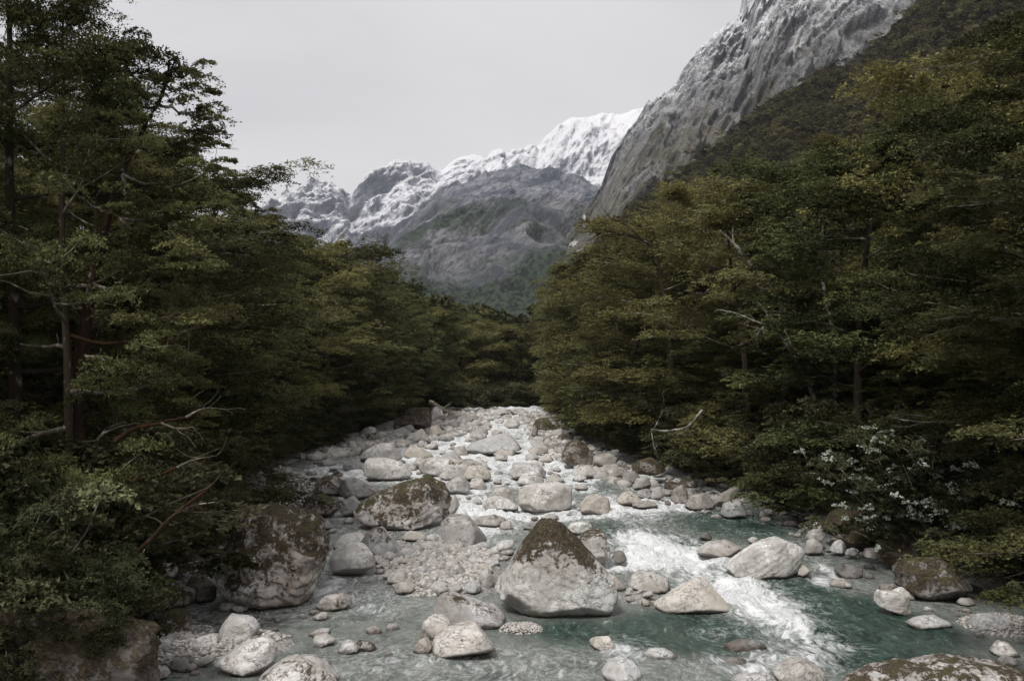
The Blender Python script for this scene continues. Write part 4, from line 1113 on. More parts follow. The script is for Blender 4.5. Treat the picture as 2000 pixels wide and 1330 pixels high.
boulder([(692, 898), (705, 884), (740, 867), (766, 866), (785, 885), (787, 902), (760, 902)], 'grey arched boulder behind the sculpted one', 0.8, 5, 0.75, 0.1, sharp=9)
boulder([(786, 892), (796, 875), (820, 872), (847, 890), (842, 898), (800, 898)], 'pale brown stone right of the grey arched boulder', 0.8, 4, 0.9, 0.4)
boulder([(664, 917), (668, 904), (706, 903), (710, 917), (690, 921)], 'flat topped grey slab stone at the left channel', 0.7, 4, 0.75, 0.1, sharp=18)
boulder([(614, 962), (621, 936), (645, 927), (668, 935), (680, 952), (665, 970), (625, 970)], 'lichen speckled boulder left of the moss streaked one', 0.85, 5, 0.85, 0.4, -0.03)
boulder([(655, 957), (672, 935), (690, 931), (720, 945), (740, 962), (700, 977), (665, 972)], 'pale boulder with dark left face, behind the moss streaked one', 0.8, 5, 0.9, 0.4, -0.08, -0.1)
boulder([(590, 988), (600, 971), (625, 964), (655, 972), (665, 992), (645, 1012), (615, 1010)], 'mossy topped boulder above the huge rounded one', 0.8, 5, 0.8, 0.5, -0.01, 0.2)
boulder([(664, 1000), (670, 978), (690, 968), (706, 985), (700, 1008), (675, 1010)], 'whitish stone wedged left of the moss streaked boulder', 0.8, 4, 0.95, 0.3, -0.1)
boulder([(542, 957), (558, 936), (575, 929), (595, 945), (608, 966), (580, 970), (553, 965)], 'dark faced angular boulder on the left gravel', 0.8, 4, 0.8, 0.4, -0.06, sharp=16)
boulder([(498, 968), (505, 950), (530, 946), (548, 962), (540, 975), (510, 976)], 'spotted boulder at the left forest edge', 0.8, 4, 0.75, 0.5, -0.03)
boulder([(506, 992), (520, 976), (560, 975), (575, 988), (540, 996)], 'low white boulder behind the huge mossy one', 0.8, 4, 1.0)
boulder([(773, 832), (776, 806), (800, 797), (838, 796), (843, 820), (838, 844), (810, 842)], 'brown ochre block at the far left forest edge', 0.9, 5, 0.42, 1.0, -0.04, 0.2, sharp=14)
boulder([(708, 824), (715, 806), (728, 803), (742, 822), (730, 832)], 'small dark brown block left of the ochre one', 0.8, 4, 0.4, 0.8, 0.0)
boulder([(1095, 893), (1107, 866), (1128, 857), (1147, 872), (1160, 891), (1152, 915), (1128, 916), (1103, 905)], 'dark brown craggy boulder on the right bank of the upper stream', 0.85, 5, 0.55, 0.6, -0.04, 0.1, sharp=14, rough=0.07)
boulder([(1121, 932), (1132, 912), (1150, 907), (1163, 920), (1172, 932), (1145, 935)], 'pale pointed stone below the dark craggy boulder', 0.8, 4, 0.95, 0.2)
boulder([(1158, 912), (1160, 890), (1190, 884), (1206, 895), (1200, 914), (1170, 920)], 'blocky grey stone on the right bank', 0.8, 4, 0.8, sharp=18)
boulder([(1168, 924), (1180, 908), (1205, 905), (1213, 918), (1200, 928)], 'rounded grey stone in front of the blocky one', 0.8, 4, 0.85)
boulder([(1194, 934), (1202, 915), (1220, 911), (1228, 925), (1215, 937)], 'tilted grey stone on the right bank, upstream of a cleft pair', 0.8, 4, 0.75, sharp=14)
boulder([(1211, 948), (1220, 926), (1240, 919), (1249, 935), (1238, 949)], 'dark cleft stone on the right bank', 0.8, 4, 0.6, sharp=14)
boulder([(1234, 955), (1243, 932), (1265, 927), (1272, 945), (1250, 957)], 'pale edged cleft stone on the right bank', 0.8, 4, 0.85, sharp=16)
boulder([(1238, 925), (1245, 900), (1270, 893), (1300, 903), (1302, 922), (1270, 931)], 'large dark mossy rock under the right bank branches', 0.8, 5, 0.55, 0.4, 0.03, base=1.0)
boulder([(1240, 972), (1245, 957), (1268, 955), (1274, 968), (1262, 977)], 'grey brown stone at the right water line', 0.8, 4, 0.7)
boulder([(1270, 975), (1275, 955), (1290, 950), (1297, 968), (1288, 977)], 'upright tan stone at the right water line', 0.8, 4, 0.8, 0.4)
boulder([(1309, 978), (1316, 955), (1332, 947), (1347, 965), (1342, 984), (1320, 986)], 'brown upright boulder at the right water line', 0.8, 4, 0.65, 0.5, -0.1)
boulder([(1336, 992), (1350, 970), (1375, 961), (1393, 975), (1397, 992), (1360, 997)], 'pinkish brown boulder at the right water line', 0.8, 4, 0.7, 0.8)
boulder([(1392, 988), (1405, 965), (1440, 949), (1447, 958), (1415, 994)], 'leaning dark slab on the right bank', 0.5, 4, 0.65, 0.3, sharp=18, base=0.5)
boulder([(1408, 1008), (1415, 985), (1440, 975), (1458, 990), (1455, 1012), (1425, 1014)], 'rounded grey boulder below the leaning slab', 0.8, 4, 0.75)
boulder([(1460, 1054), (1470, 1048), (1480, 1050), (1482, 1060), (1468, 1063)], 'small white egg shaped stone behind the white slab', 0.8, 4, 1.05)
boulder([(1365, 1052), (1373, 1040), (1388, 1040), (1392, 1052), (1378, 1056)], 'small black wet stone in the dark pool', 0.8, 4, 0.3)
boulder([(1630, 1114), (1645, 1102), (1668, 1100), (1685, 1112), (1680, 1128), (1645, 1130)], 'dark brown boulder beside the small waterfall', 0.8, 4, 0.5, 0.6, -0.1)
boulder([(1620, 1143), (1632, 1131), (1650, 1130), (1662, 1144), (1645, 1149)], 'tan stone at the foot of the small waterfall', 0.8, 4, 0.9, 0.4)
boulder([(1716, 1150), (1724, 1141), (1745, 1140), (1752, 1148), (1735, 1154)], 'brown flat stone at the right pool edge', 0.8, 4, 0.6, 0.5)
boulder([(1804, 1192), (1808, 1183), (1818, 1187), (1824, 1195), (1812, 1196)], 'tiny white pointed stone in the right pool', 0.8, 4, 1.05)
boulder([(1866, 1178), (1875, 1168), (1900, 1168), (1903, 1180), (1885, 1184)], 'grey stone at the edge of the dark right bank', 0.8, 4, 0.7)
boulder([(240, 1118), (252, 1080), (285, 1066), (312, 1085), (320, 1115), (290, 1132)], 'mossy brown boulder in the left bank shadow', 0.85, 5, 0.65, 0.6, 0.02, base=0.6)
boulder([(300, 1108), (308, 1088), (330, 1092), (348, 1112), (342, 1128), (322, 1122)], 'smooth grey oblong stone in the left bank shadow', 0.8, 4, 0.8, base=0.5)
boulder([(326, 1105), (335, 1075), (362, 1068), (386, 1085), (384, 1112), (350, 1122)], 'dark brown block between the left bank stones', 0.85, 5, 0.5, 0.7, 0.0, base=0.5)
boulder([(305, 1182), (318, 1152), (345, 1140), (378, 1158), (376, 1175), (345, 1190)], 'pale topped dark stone left of the huge mossy boulder', 0.85, 5, 0.75, 0.4, -0.04, -0.1)
boulder([(360, 1150), (368, 1125), (395, 1122), (416, 1145), (418, 1175), (385, 1178)], 'dark reddish boulder at the foot of the huge mossy one', 0.85, 5, 0.4, 0.8, -0.05)
boulder([(245, 1205), (255, 1165), (290, 1150), (318, 1172), (318, 1190), (290, 1200)], 'black mossy rock at the left forest edge', 0.85, 5, 0.45, 0.5, 0.06, base=0.3)
boulder([(425, 1195), (432, 1178), (455, 1172), (462, 1180), (450, 1196)], 'rounded white stone right of the moss spotted boulder', 0.8, 4, 1.0)
boulder([(450, 1186), (458, 1172), (482, 1176), (487, 1190), (470, 1196)], 'white stone with dark crack at the left shore', 0.8, 4, 1.0)
boulder([(-260, 1290), (-180, 1200), (60, 1172), (190, 1150), (255, 1178), (276, 1270), (280, 1420), (-240, 1440)], 'dark moss hung rock wall filling the bottom left corner', 0.55, 6, 0.30, 0.8, 0.0, 0.2, sharp=6, cuts=5, rough=0.13, y=17.2, name='boulder')
boulder([(875, 1128), (880, 1108), (895, 1102), (912, 1112), (910, 1130), (892, 1138)], 'round grey brown stone at the right of the pebble bar', 0.85, 4, 0.85, 0.3, -0.14)
boulder([(860, 1122), (862, 1100), (885, 1090), (900, 1098), (882, 1120)], 'smooth grey stone behind the round one on the pebble bar', 0.85, 4, 0.9, 0.1)
boulder([(934, 1140), (936, 1118), (950, 1110), (966, 1130), (958, 1150), (942, 1150)], 'grey pointed stone leaning by the left flank of the pyramid boulder', 0.85, 4, 0.88, 0.2)
boulder([(957, 1070), (975, 1056), (1005, 1054), (1003, 1066), (975, 1078)], 'long flat white stone left of the pyramid boulder top', 0.8, 4, 1.08)
boulder([(770, 1150), (775, 1134), (800, 1130), (812, 1142), (806, 1158), (780, 1162)], 'tan rounded stone at the left end of the pebble bar', 0.85, 4, 0.92, 0.5)
boulder([(756, 1140), (760, 1118), (785, 1110), (800, 1125), (785, 1142)], 'brownish pale stone behind the tan one on the pebble bar', 0.85, 4, 0.9, 0.45)
boulder([(925, 1025), (934, 1008), (965, 1003), (990, 1015), (985, 1028), (950, 1030)], 'cluster like brown and white stone in midstream foam', 0.7, 4, 0.85, 0.6, -0.08)
boulder([(1020, 1033), (1030, 1020), (1046, 1018), (1052, 1028), (1035, 1036)], 'round brown stone left of the pyramid boulder tip', 0.8, 4, 0.7, 0.5)
boulder([(1040, 832), (1048, 817), (1070, 815), (1082, 832), (1075, 845), (1050, 842)], 'dark reddish boulder at the far right of the upper stream', 0.85, 4, 0.4, 0.9, 0.0)
boulder([(982, 834), (988, 820), (1005, 815), (1018, 828), (1012, 838)], 'far pale boulder below the river bend', 0.85, 4, 1.0)
boulder([(1036, 852), (1042, 828), (1052, 838), (1048, 856)], 'dark upright stone in the upper stream', 0.8, 4, 0.5)
boulder([(1030, 880), (1050, 868), (1072, 872), (1070, 885), (1045, 890)], 'smooth pale stone right of the whaleback boulder', 0.8, 4, 0.95)
boulder([(800, 868), (808, 845), (825, 836), (838, 855), (842, 868)], 'pale conical boulder at the left of the upper stream', 0.85, 4, 0.95, 0.2)
boulder([(836, 850), (842, 832), (858, 830), (866, 845), (850, 856)], 'bluish pale stone at the left of the upper stream', 0.85, 4, 1.0)
print('boulders', len(FOOT), time.time() - T0)

# --- the many other boulders crowding the channel and both banks: shared shapes, each its own object
def in_poly(px, py, poly):
    c = False
    j = len(poly) - 1
    for i in range(len(poly)):
        (xi, yi), (xj, yj) = poly[i], poly[j]
        if (yi > py) != (yj > py) and px < (xj - xi) * (py - yi) / (yj - yi) + xi: c = not c
        j = i
    return c
def boulder_shape(seed):
    r = np.random.default_rng(seed)
    n = 7
    pts = [((r.uniform(0.8, 1.12)) * math.cos(k * 2 * math.pi / n + r.uniform(-.3, .3)), 0.78 * r.uniform(0.75, 1.1) * math.sin(k * 2 * math.pi / n + r.uniform(-.2, .2))) for k in range(n)]
    return rock_mesh('boulder', pts, r.uniform(0.7, 1.0), seed, 4, 15, 8, 0.07)
BSH = [boulder_shape(300 + k) for k in range(12)]
BZ = [('in the upper stream', [(760, 850), (900, 806), (1080, 808), (1130, 870), (1120, 930), (1000, 930), (800, 935), (720, 890)], 78, (14, 42), (.75, 1.1), -0.2),
      ('in the white middle stream', [(780, 930), (1130, 930), (1200, 960), (1130, 1010), (980, 1045), (880, 1010)], 16, (16, 44), (.8, 1.1), -0.2),
      ('along the left bank upstream', [(480, 930), (640, 868), (860, 806), (950, 796), (900, 830), (760, 880), (620, 960), (500, 985)], 42, (18, 52), (.55, 1.0), -0.1),
      ('along the right bank', [(1090, 850), (1160, 880), (1290, 930), (1440, 960), (1620, 1000), (1700, 1050), (1560, 1030), (1400, 1000), (1250, 960), (1130, 910)], 46, (20, 54), (.45, .9), -0.09),
      ('in the shallow left channel', [(330, 1190), (620, 1185), (780, 1230), (760, 1310), (400, 1325), (290, 1290)], 13, (16, 44), (.75, 1.05), -0.15),
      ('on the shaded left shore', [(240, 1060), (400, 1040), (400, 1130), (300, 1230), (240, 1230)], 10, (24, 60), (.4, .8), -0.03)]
for (where, poly, cnt, (s0, s1), (t0, t1), mb) in BZ:
    xs, ys = [p[0] for p in poly], [p[1] for p in poly]
    made = tries = 0
    while made < cnt and tries < 4000:
        tries += 1
        px, py = rnd.uniform(min(xs), max(xs)), rnd.uniform(min(ys), max(ys))
        if not in_poly(px, py, poly): continue
        X, Y, Z = on_water(px, py)
        Z = max(Z, gz1(X, Y))
        w = (s0 + (s1 - s0) * rnd.random() ** 1.8) * Y / F / 2
        if any(((X - a) / (w2 + w * .75)) ** 2 + ((Y - b) / (T2 + w * .75)) ** 2 < 1 for (a, b, w2, T2, o_) in FOOT): continue
        o = obj('boulder', BSH[rnd.randrange(12)], loc=(X, Y, Z + w * rnd.uniform(0.1, 0.3)))
        o.scale = (w, w * rnd.uniform(.8, 1.2), w * rnd.uniform(.7, 1.1))
        o.rotation_euler = (rnd.uniform(-.3, .3), rnd.uniform(-.3, .3), rnd.uniform(0, 6.28))
        tn = rnd.uniform(t0, t1); wv = min(1, max(0, rnd.gauss(0.25, 0.25))); mv = mb + rnd.uniform(-0.1, 0.09)
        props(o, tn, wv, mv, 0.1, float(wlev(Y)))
        tone = 'pale' if tn > 0.88 else ('grey' if tn > 0.66 else 'dark')
        size = 'large' if w > 1.2 else ('mid sized' if w > 0.6 else 'small')
        ms = 'mossy ' if mv > -0.09 else ''
        tag(o, f'{size} {tone} {ms}boulder {where}, {depth_word(Y)}', 'boulder', f'boulders {where}')
        FOOT.append((X, Y, w, w, o)); made += 1
print('all boulders', len(FOOT), time.time() - T0)
# white water breaks on whatever stands in the current
ring = np.zeros_like(WX)
for (a, b, w, T, o) in FOOT:
    if b < 28 or not (float(left_edge(b)) + 1.5 < a < float(right_edge(b)) - 1.0): continue
    q = np.sqrt(((WX - a) / (w + 0.25)) ** 2 + ((WY - b + 0.2) / (T + 0.5)) ** 2)
    ring = np.maximum(ring, np.clip(1.6 - q, 0, 0.8) * (0.55 if b < 40 else 0.8))
ring *= np.where((WX > 4.5) & (WY < 52) & (foam < 0.4), 0.35, 1.0)
WATER.data.attributes['foam'].data.foreach_set('value', (foam + ring * 0.7).ravel().astype(np.float32))

# --- cobbles and stones, shared shapes
def stone_shape(seed, kind):
    r = np.random.default_rng(seed)
    n = 9
    pts = []
    for k in range(n):
        a = k * 2 * math.pi / n + r.uniform(-.2, .2)
        q = r.uniform(0.82, 1.08)
        pts.append((q * math.cos(a), (0.62 if kind == 0 else 0.8) * q * math.sin(a)))
    return rock_mesh('stone', pts, r.uniform(0.75, 1.0), seed, 3 if kind == 0 else 4, 2.5 if kind == 0 else 16, 2 if kind == 0 else 8, 0.03 if kind == 0 else 0.06)
ROUND = [stone_shape(100 + k, 0) for k in range(7)]
ANG = [stone_shape(200 + k, 1) for k in range(8)]
def in_poly(px, py, poly):
    c = False
    j = len(poly) - 1
    for i in range(len(poly)):
        (xi, yi), (xj, yj) = poly[i], poly[j]
        if (yi > py) != (yj > py) and px < (xj - xi) * (py - yi) / (yj - yi) + xi: c = not c
        j = i
    return c
SPOTS = []
def free(x, y, r, slack=0.8):
    for (a, b, w, T, o) in FOOT:
        if ((x - a) / (w + r * slack)) ** 2 + ((y - b) / (T + r * slack)) ** 2 < 1: return False
    for (a, b, q) in SPOTS:
        if (x - a) ** 2 + (y - b) ** 2 < ((q + r) * slack) ** 2: return False
    return True
ZONES = [
    ('on the pebble bar left of the pyramid boulder', [(735, 1085), (790, 1048), (850, 1050), (905, 1078), (960, 1075), (1000, 1080), (965, 1115), (930, 1160), (880, 1160), (800, 1165), (738, 1120)], 96, (15, 44), 0.8, (.92, 1.12), -0.3, 0.15),
    ('between the pyramid boulder and the white triangular rock', [(1200, 1140), (1290, 1150), (1270, 1190), (1205, 1185)], 9, (12, 32), 0.7, (.98, 1.12), -0.3, 0.15),
    ('on the near left shore', [(278, 1180), (420, 1175), (600, 1200), (560, 1250), (430, 1330), (280, 1330)], 26, (12, 30), 0.7, (.8, 1.08), -0.18, 0.3),
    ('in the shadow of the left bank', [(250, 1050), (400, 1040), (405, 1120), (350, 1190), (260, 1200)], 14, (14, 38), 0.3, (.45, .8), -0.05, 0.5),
    ('on the left gravel behind the huge mossy boulder', [(480, 935), (600, 905), (700, 960), (690, 1010), (660, 1060), (560, 990), (490, 990)], 20, (14, 36), 0.4, (.75, 1.05), -0.12, 0.35),
    ('along the left edge of the upper stream', [(600, 900), (640, 868), (780, 842), (860, 812), (960, 798), (1000, 806), (900, 850), (800, 870), (700, 890)], 48, (12, 36), 0.25, (.65, 1.05), -0.14, 0.25),
    ('along the right edge of the upper stream', [(1010, 806), (1085, 806), (1110, 850), (1160, 880), (1230, 935), (1290, 950), (1210, 950), (1130, 920), (1040, 870)], 38, (11, 30), 0.25, (.6, 1.05), -0.14, 0.25),
    ('along the right bank beside the dark pool', [(1250, 940), (1330, 945), (1440, 970), (1600, 1010), (1700, 1060), (1740, 1090), (1700, 1130), (1640, 1100), (1500, 1020), (1400, 1015), (1290, 985)], 40, (14, 36), 0.3, (.5, .95), -0.12, 0.35),
    ('in the white water of the middle stream', [(800, 870), (1000, 860), (1100, 920), (1120, 1010), (1010, 1010), (880, 1000), (800, 940)], 8, (10, 24), 0.4, (.5, 1.0), -0.15, 0.4),
    ('by the pool near the right shore', [(1700, 1120), (1900, 1165), (1995, 1185), (1995, 1290), (1900, 1240), (1850, 1190), (1740, 1140)], 9, (10, 24), 0.6, (.7, 1.1), -0.2, 0.2),
]
n_st = 0
for (where, poly, cnt, (s0, s1), pr, (t0, t1), mb, wm) in ZONES:
    xs, ys = [p[0] for p in poly], [p[1] for p in poly]
    made = tries = 0
    while made < cnt and tries < cnt * 60:
        tries += 1
        px, py = rnd.uniform(min(xs), max(xs)), rnd.uniform(min(ys), max(ys))
        if not in_poly(px, py, poly): continue
        X, Y, Z = on_water(px, py)
        g = gz1(X, Y)
        Z = max(Z, g)
        size_px = s0 + (s1 - s0) * rnd.random() ** 1.7 * (1 - 0.5 * made / cnt)
        w = size_px * Y / F / 2 * 1.1
        if not free(X, Y, w): continue
        SPOTS.append((X, Y, w))
        rd = rnd.random() < pr
        o = obj('stone', (ROUND if rd else ANG)[rnd.randrange(7)], loc=(X, Y, Z + w * rnd.uniform(0.05, 0.32)))
        o.scale = (w, w * rnd.uniform(.75, 1.1), w * rnd.uniform(.75, 1.15))
        o.rotation_euler = (rnd.uniform(-.3, .3), rnd.uniform(-.35, .35), rnd.uniform(0, 6.28))
        tn = rnd.uniform(t0, t1)
        wv = min(1, max(0, rnd.gauss(wm, 0.3)))
        mbv = mb + rnd.uniform(-0.08, 0.06)
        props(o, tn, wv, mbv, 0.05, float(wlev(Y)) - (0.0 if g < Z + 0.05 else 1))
        colr = 'pinkish' if wv > 0.55 and tn > 0.7 else ('white' if tn > 1.02 else 'pale grey' if tn > 0.88 else 'grey' if tn > 0.68 else 'dark brown')
        big = 'large' if size_px > 22 else ('middling' if size_px > 14 else 'small')
        shp = 'rounded' if rd else 'angular'
        tag(o, f'{big} {colr} {shp} stone {where}', 'stone', f'{big} {colr} {shp} stones {where}')
        made += 1; n_st += 1
print('stones', n_st, time.time() - T0)

# --- pebbles nobody could count: one mesh
V8, F8 = ico(1) if False else ICO[3]
import bmesh as _b
_bm = _b.new(); _b.ops.create_icosphere(_bm, subdivisions=1, radius=1.0)
PV = np.array([v.co[:] for v in _bm.verts]); PF = np.array([[v.index for v in f.verts] for f in _bm.faces]); _bm.free()
def pebbles(polys, dens):
    Vs, Fs, ts, n = [], [], [], 0
    for (poly, cnt, (a, b)) in polys:
        xs, ys = [p[0] for p in poly], [p[1] for p in poly]
        C = []
        while len(C) < cnt:
            px, py = rng.uniform(min(xs), max(xs)), rng.uniform(min(ys), max(ys))
            if in_poly(px, py, poly):
                X, Y, Z = on_water(px, py); C.append((X, Y))
        C = np.array(C)
        gz = ground_z(C[:, 0], C[:, 1])
        gz = np.where((a > 0.1), np.maximum(gz, wlev(C[:, 1]) - 0.05), gz)
        ok = gz > wlev(C[:, 1]) - 0.12
        C, gz = C[ok], gz[ok]
        m = len(C)
        if not m: continue
        s = rng.uniform(a, b, m) ** 1.0
        sc3 = np.stack([s, s * rng.uniform(.6, 1, m), s * rng.uniform(.45, .75, m)], 1)
        an = rng.uniform(0, 6.28, m); ca, sa = np.cos(an), np.sin(an)
        Q = PV[None] * sc3[:, None, :] * (1 + rng.normal(0, 0.07, (m, len(PV), 1)))
        X = Q[..., 0] * ca[:, None] - Q[..., 1] * sa[:, None] + C[:, None, 0]
        Y = Q[..., 0] * sa[:, None] + Q[..., 1] * ca[:, None] + C[:, None, 1]
        Z = Q[..., 2] + (gz + s * 0.3)[:, None]
        Vs.append(np.stack([X, Y, Z], -1).reshape(-1, 3))
        Fs.append((PF[None] + (np.arange(m) * len(PV))[:, None, None]).reshape(-1, 3) + n); n += m * len(PV)
        ts.append(np.repeat(rng.uniform(0, 1, m), len(PF)))
    return np.concatenate(Vs), np.concatenate(Fs), np.concatenate(ts)
def pebble_material():
    t = NT('pebbles')
    c = t.mix(t.attr('tint'), (0.22, 0.205, 0.185), (0.62, 0.60, 0.57))
    n = t.noise(t.pos, 25, 4, 0.6)
    c = t.mix(t.math('MULTIPLY', t.step(n, 0.5, 0.7), 0.4), c, (0.18, 0.15, 0.12))
    return t.out(c, 0.8, None, 0.3)
V, Fc, tt = pebbles([(ZONES[0][1], 3800, (0.04, 0.13)), ([(965, 1205), (1060, 1205), (1070, 1235), (980, 1245)], 1500, (0.02, 0.05)),
                     (ZONES[2][1], 4000, (0.02, 0.08)), (ZONES[4][1], 1500, (0.06, 0.2)), (ZONES[3][1], 800, (0.06, 0.16)),
                     ([(1840, 1180), (1998, 1170), (1998, 1290), (1880, 1255)], 2500, (0.02, 0.06)), (ZONES[6][1], 1500, (0.12, 0.5)), (ZONES[5][1], 2000, (0.12, 0.55)), (ZONES[7][1], 2000, (0.06, 0.30))], 1)
tag(obj('pebbles', mesh_np('pebbles', V, Fc, pebble_material(), True, tt)), 'pale pebbles and coarse gravel between the stones', kind='stuff')
print('pebbles', len(Fc), time.time() - T0)
# ------------------------------------------------------------------ shrubs crowding both banks
def bank_shrub(x, y, side, h, hue, wide=1.15):
    bank = 'left' if side == 'l' else 'right'
    size = 'tall' if h > 3.4 else ('knee high' if h < 1.6 else 'bushy')
    tone = 'grey green' if hue < 0.3 else 'olive'
    place_shrub(SHRUBS[rnd.randrange(3)], x, y, h, rnd.uniform(0, 6.28), f'{size} {tone} shrub overhanging the {bank} bank, {depth_word(y)}', f'{size} {tone} shrubs on the {bank} bank, {depth_word(y)}', hue=hue, wide=wide)
for side in 'lr':
    sgn = -1 if side == 'l' else 1
    y = 21.0
    while y < 150:
        e = float(left_edge(y) if side == 'l' else right_edge(y))
        for row, off in enumerate((0.9, 2.8, 5.4)):
            if row == 2 and y > 100: continue
            if side == 'l' and row == 0 and 23 < y < 38: continue
            x = e + sgn * (off + rnd.uniform(-0.4, 0.7))
            h = rnd.uniform(1.5, 3.0) if row == 0 else rnd.uniform(2.6, 4.8)
            bank_shrub(x, y + rnd.uniform(-0.7, 0.7), side, h, rnd.random() * 0.6, rnd.uniform(1.1, 1.5))
        y += 2.1 * (1 + y / 75)

# low young beeches closing the gaps between the shrubs and the tall crowns
for side in 'lr':
    sgn = -1 if side == 'l' else 1
    y = 26.0 if side == 'r' else 28.0
    while y < 120:
        e = float(left_edge(y) if side == 'l' else right_edge(y))
        x = e + sgn * rnd.uniform(3.2, 5.6) - (2.6 if side == 'l' and y < 40 else 0); h = rnd.uniform(6.5, 10.5)
        bank = 'left' if side == 'l' else 'right'
        hue = rnd.random() * .5
        place_tree(KINDS_[rnd.randrange(6)], x, y, h, rnd.uniform(0, 6.28), f'young low {"olive" if hue > .25 else "green"} beech leaning out over the {bank} bank, {depth_word(y)}', f'young beeches on the {bank} bank', near=False, hue=hue, wide=1.35, name='young_beech')
        if y < 66:
            x2 = e + sgn * rnd.uniform(7.5, 9.5)
            place_tree(KINDS_[rnd.randrange(6)], x2, y + 1.5, rnd.uniform(9, 12.5), rnd.uniform(0, 6.28), f'half grown beech filling the {bank} bank behind the front row, {depth_word(y)}', f'half grown beeches on the {bank} bank', near=False, hue=rnd.random() * .5, wide=1.25, name='young_beech')
        y += 4.0 * (1 + y / 80)
y = 32.0
while y < 64:
    e = float(right_edge(y))
    place_tree(KINDS_[rnd.randrange(6)], e + rnd.uniform(5.0, 6.5), y, rnd.uniform(7.5, 11), rnd.uniform(0, 6.28), f'dense low beech in the right bank understorey, {depth_word(y)}', 'low beeches in the right bank understorey', near=False, hue=rnd.random() * .4, wide=1.4, name='young_beech')
    y += 2.8
for x in np.arange(-9, 10, 2.1):
    bank_shrub(float(x), 139 + rnd.uniform(-2, 3), 'l' if x < 0 else 'r', rnd.uniform(3.0, 5.0), rnd.random() * .5, 1.4)
# ------------------------------------------------------------------ trunks, boughs and logs one can tell apart
def at_px(px, py, y):
    dx, dz = ray(px, py)
    return np.array([dx * y, y, CAM_H + dz * y])
def limb_from_px(path, y, r0, r1, r, wob=0.06, seg=7, dy=0.0):
    n = len(path)
    pts = np.array([at_px(a, b, y + dy * k / max(1, n - 1)) for k, (a, b) in enumerate(path)])
    t = np.linspace(0, n - 1, n * 4)
    P_ = np.stack([np.interp(t, np.arange(n), pts[:, c]) for c in range(3)], 1)
    k = np.array([.25, .5, .25])
    for _ in range(2):
        Q = P_.copy(); Q[1:-1] = P_[:-2] * .25 + P_[1:-1] * .5 + P_[2:] * .25; P_ = Q
    P_[1:-1] += r.normal(0, wob, P_[1:-1].shape) * r0 * 2
    return P_, np.linspace(r0, r1, len(P_))
def bare(name, label, cat, y, main, limbs, r0, mat, seed, twig=6, dy=0.0, root_to_ground=True, mat2=None, group=None):
    r = np.random.default_rng(seed)
    base = at_px(*main[0], y)
    e = bpy.data.objects.new(name, None); COL.objects.link(e); e.location = base
    tag(e, label, cat, group)
    P_, R_ = limb_from_px(main, y, r0, r0 * 0.4, r, dy=dy)
    if root_to_ground:
        g = gz1(base[0], base[1]) - 0.3
        if g < base[2] - 0.2:
            P_ = np.concatenate([[[base[0] - 0.1, base[1] + 0.1, g]], P_]); R_ = np.concatenate([[r0 * 1.3], R_])
    b = Bag(); b.add(*tube(P_ - base, R_, 8)); obj('trunk', b.mesh('trunk', mat), e)
    for lp in limbs:
        Q_, q_ = limb_from_px(lp, y + r.uniform(-.4, .4), r0 * 0.45, r0 * 0.12, r)
        b = Bag(); b.add(*tube(Q_ - base, q_, 6))
        for j in range(twig):
            k = r.integers(len(Q_) // 3, len(Q_))
            d = (Q_[-1] - Q_[0]); d = d / (np.linalg.norm(d) + 1e-6) + r.normal(0, 0.6, 3)
            b.add(*tube(wander(Q_[k] - base, d, r.uniform(0.4, 1.1), 5, r, 0.25, 0.04), r0 * 0.09 * np.linspace(1, .4, 6), 4))
        obj('limb', b.mesh('limb', mat2 or mat), e)
    return e
bare('dead_tree', 'long pale trunk leaning left through the right bank foliage, dark at its foot', 'dead tree', 47, [(1600, 800), (1575, 735), (1540, 680), (1510, 625), (1478, 588)],
     [[(1556, 705), (1540, 660), (1530, 640)], [(1520, 640), (1480, 630), (1440, 612), (1405, 605)], [(1570, 730), (1590, 700), (1600, 672)], [(1500, 610), (1492, 640), (1470, 660)]], 0.14, M_DEAD, 3, 8)
bare('dead_tree', 'upper pale leaning trunk crossing the right bank crowns', 'dead tree', 50, [(1535, 620), (1505, 560), (1470, 520), (1440, 482), (1405, 450)],
     [[(1450, 500), (1430, 470), (1432, 440)], [(1490, 545), (1450, 540), (1400, 545)]], 0.15, M_DEAD, 4, 5)
bare('dead_tree', 'bare white dead stem standing upright and forked among right bank foliage', 'dead tree', 45, [(1632, 660), (1616, 600), (1606, 545), (1604, 490), (1608, 438)],
     [[(1618, 600), (1632, 560), (1650, 500), (1668, 430)], [(1606, 540), (1600, 520), (1596, 505)]], 0.11, M_DEAD, 5, 4)
bare('dead_tree', 'slim grey bare stem in front of dark gap right of the leaning trunk', 'dead tree', 47, [(1640, 790), (1632, 740), (1610, 700), (1598, 640), (1570, 590)],
     [[(1610, 700), (1590, 670), (1570, 655)]], 0.08, M_DEAD, 6, 4)
bare('hanging_branch', 'pale crooked branch hanging over the right bank stones', 'branch', 50, [(1372, 800), (1345, 835), (1300, 842), (1272, 838)],
     [[(1278, 836), (1290, 812), (1294, 800)], [(1272, 838), (1275, 860), (1280, 888)], [(1345, 835), (1330, 850), (1300, 855)]], 0.08, M_DEAD, 7, 5, root_to_ground=False)
bare('bare_branch', 'dead white branch spray above the white flowering shrub', 'branch', 33, [(1930, 800), (1870, 822), (1800, 826), (1740, 815)],
     [[(1850, 824), (1800, 812), (1760, 808)], [(1800, 826), (1770, 835), (1740, 832)]], 0.05, M_DEAD, 8, 9, root_to_ground=False)
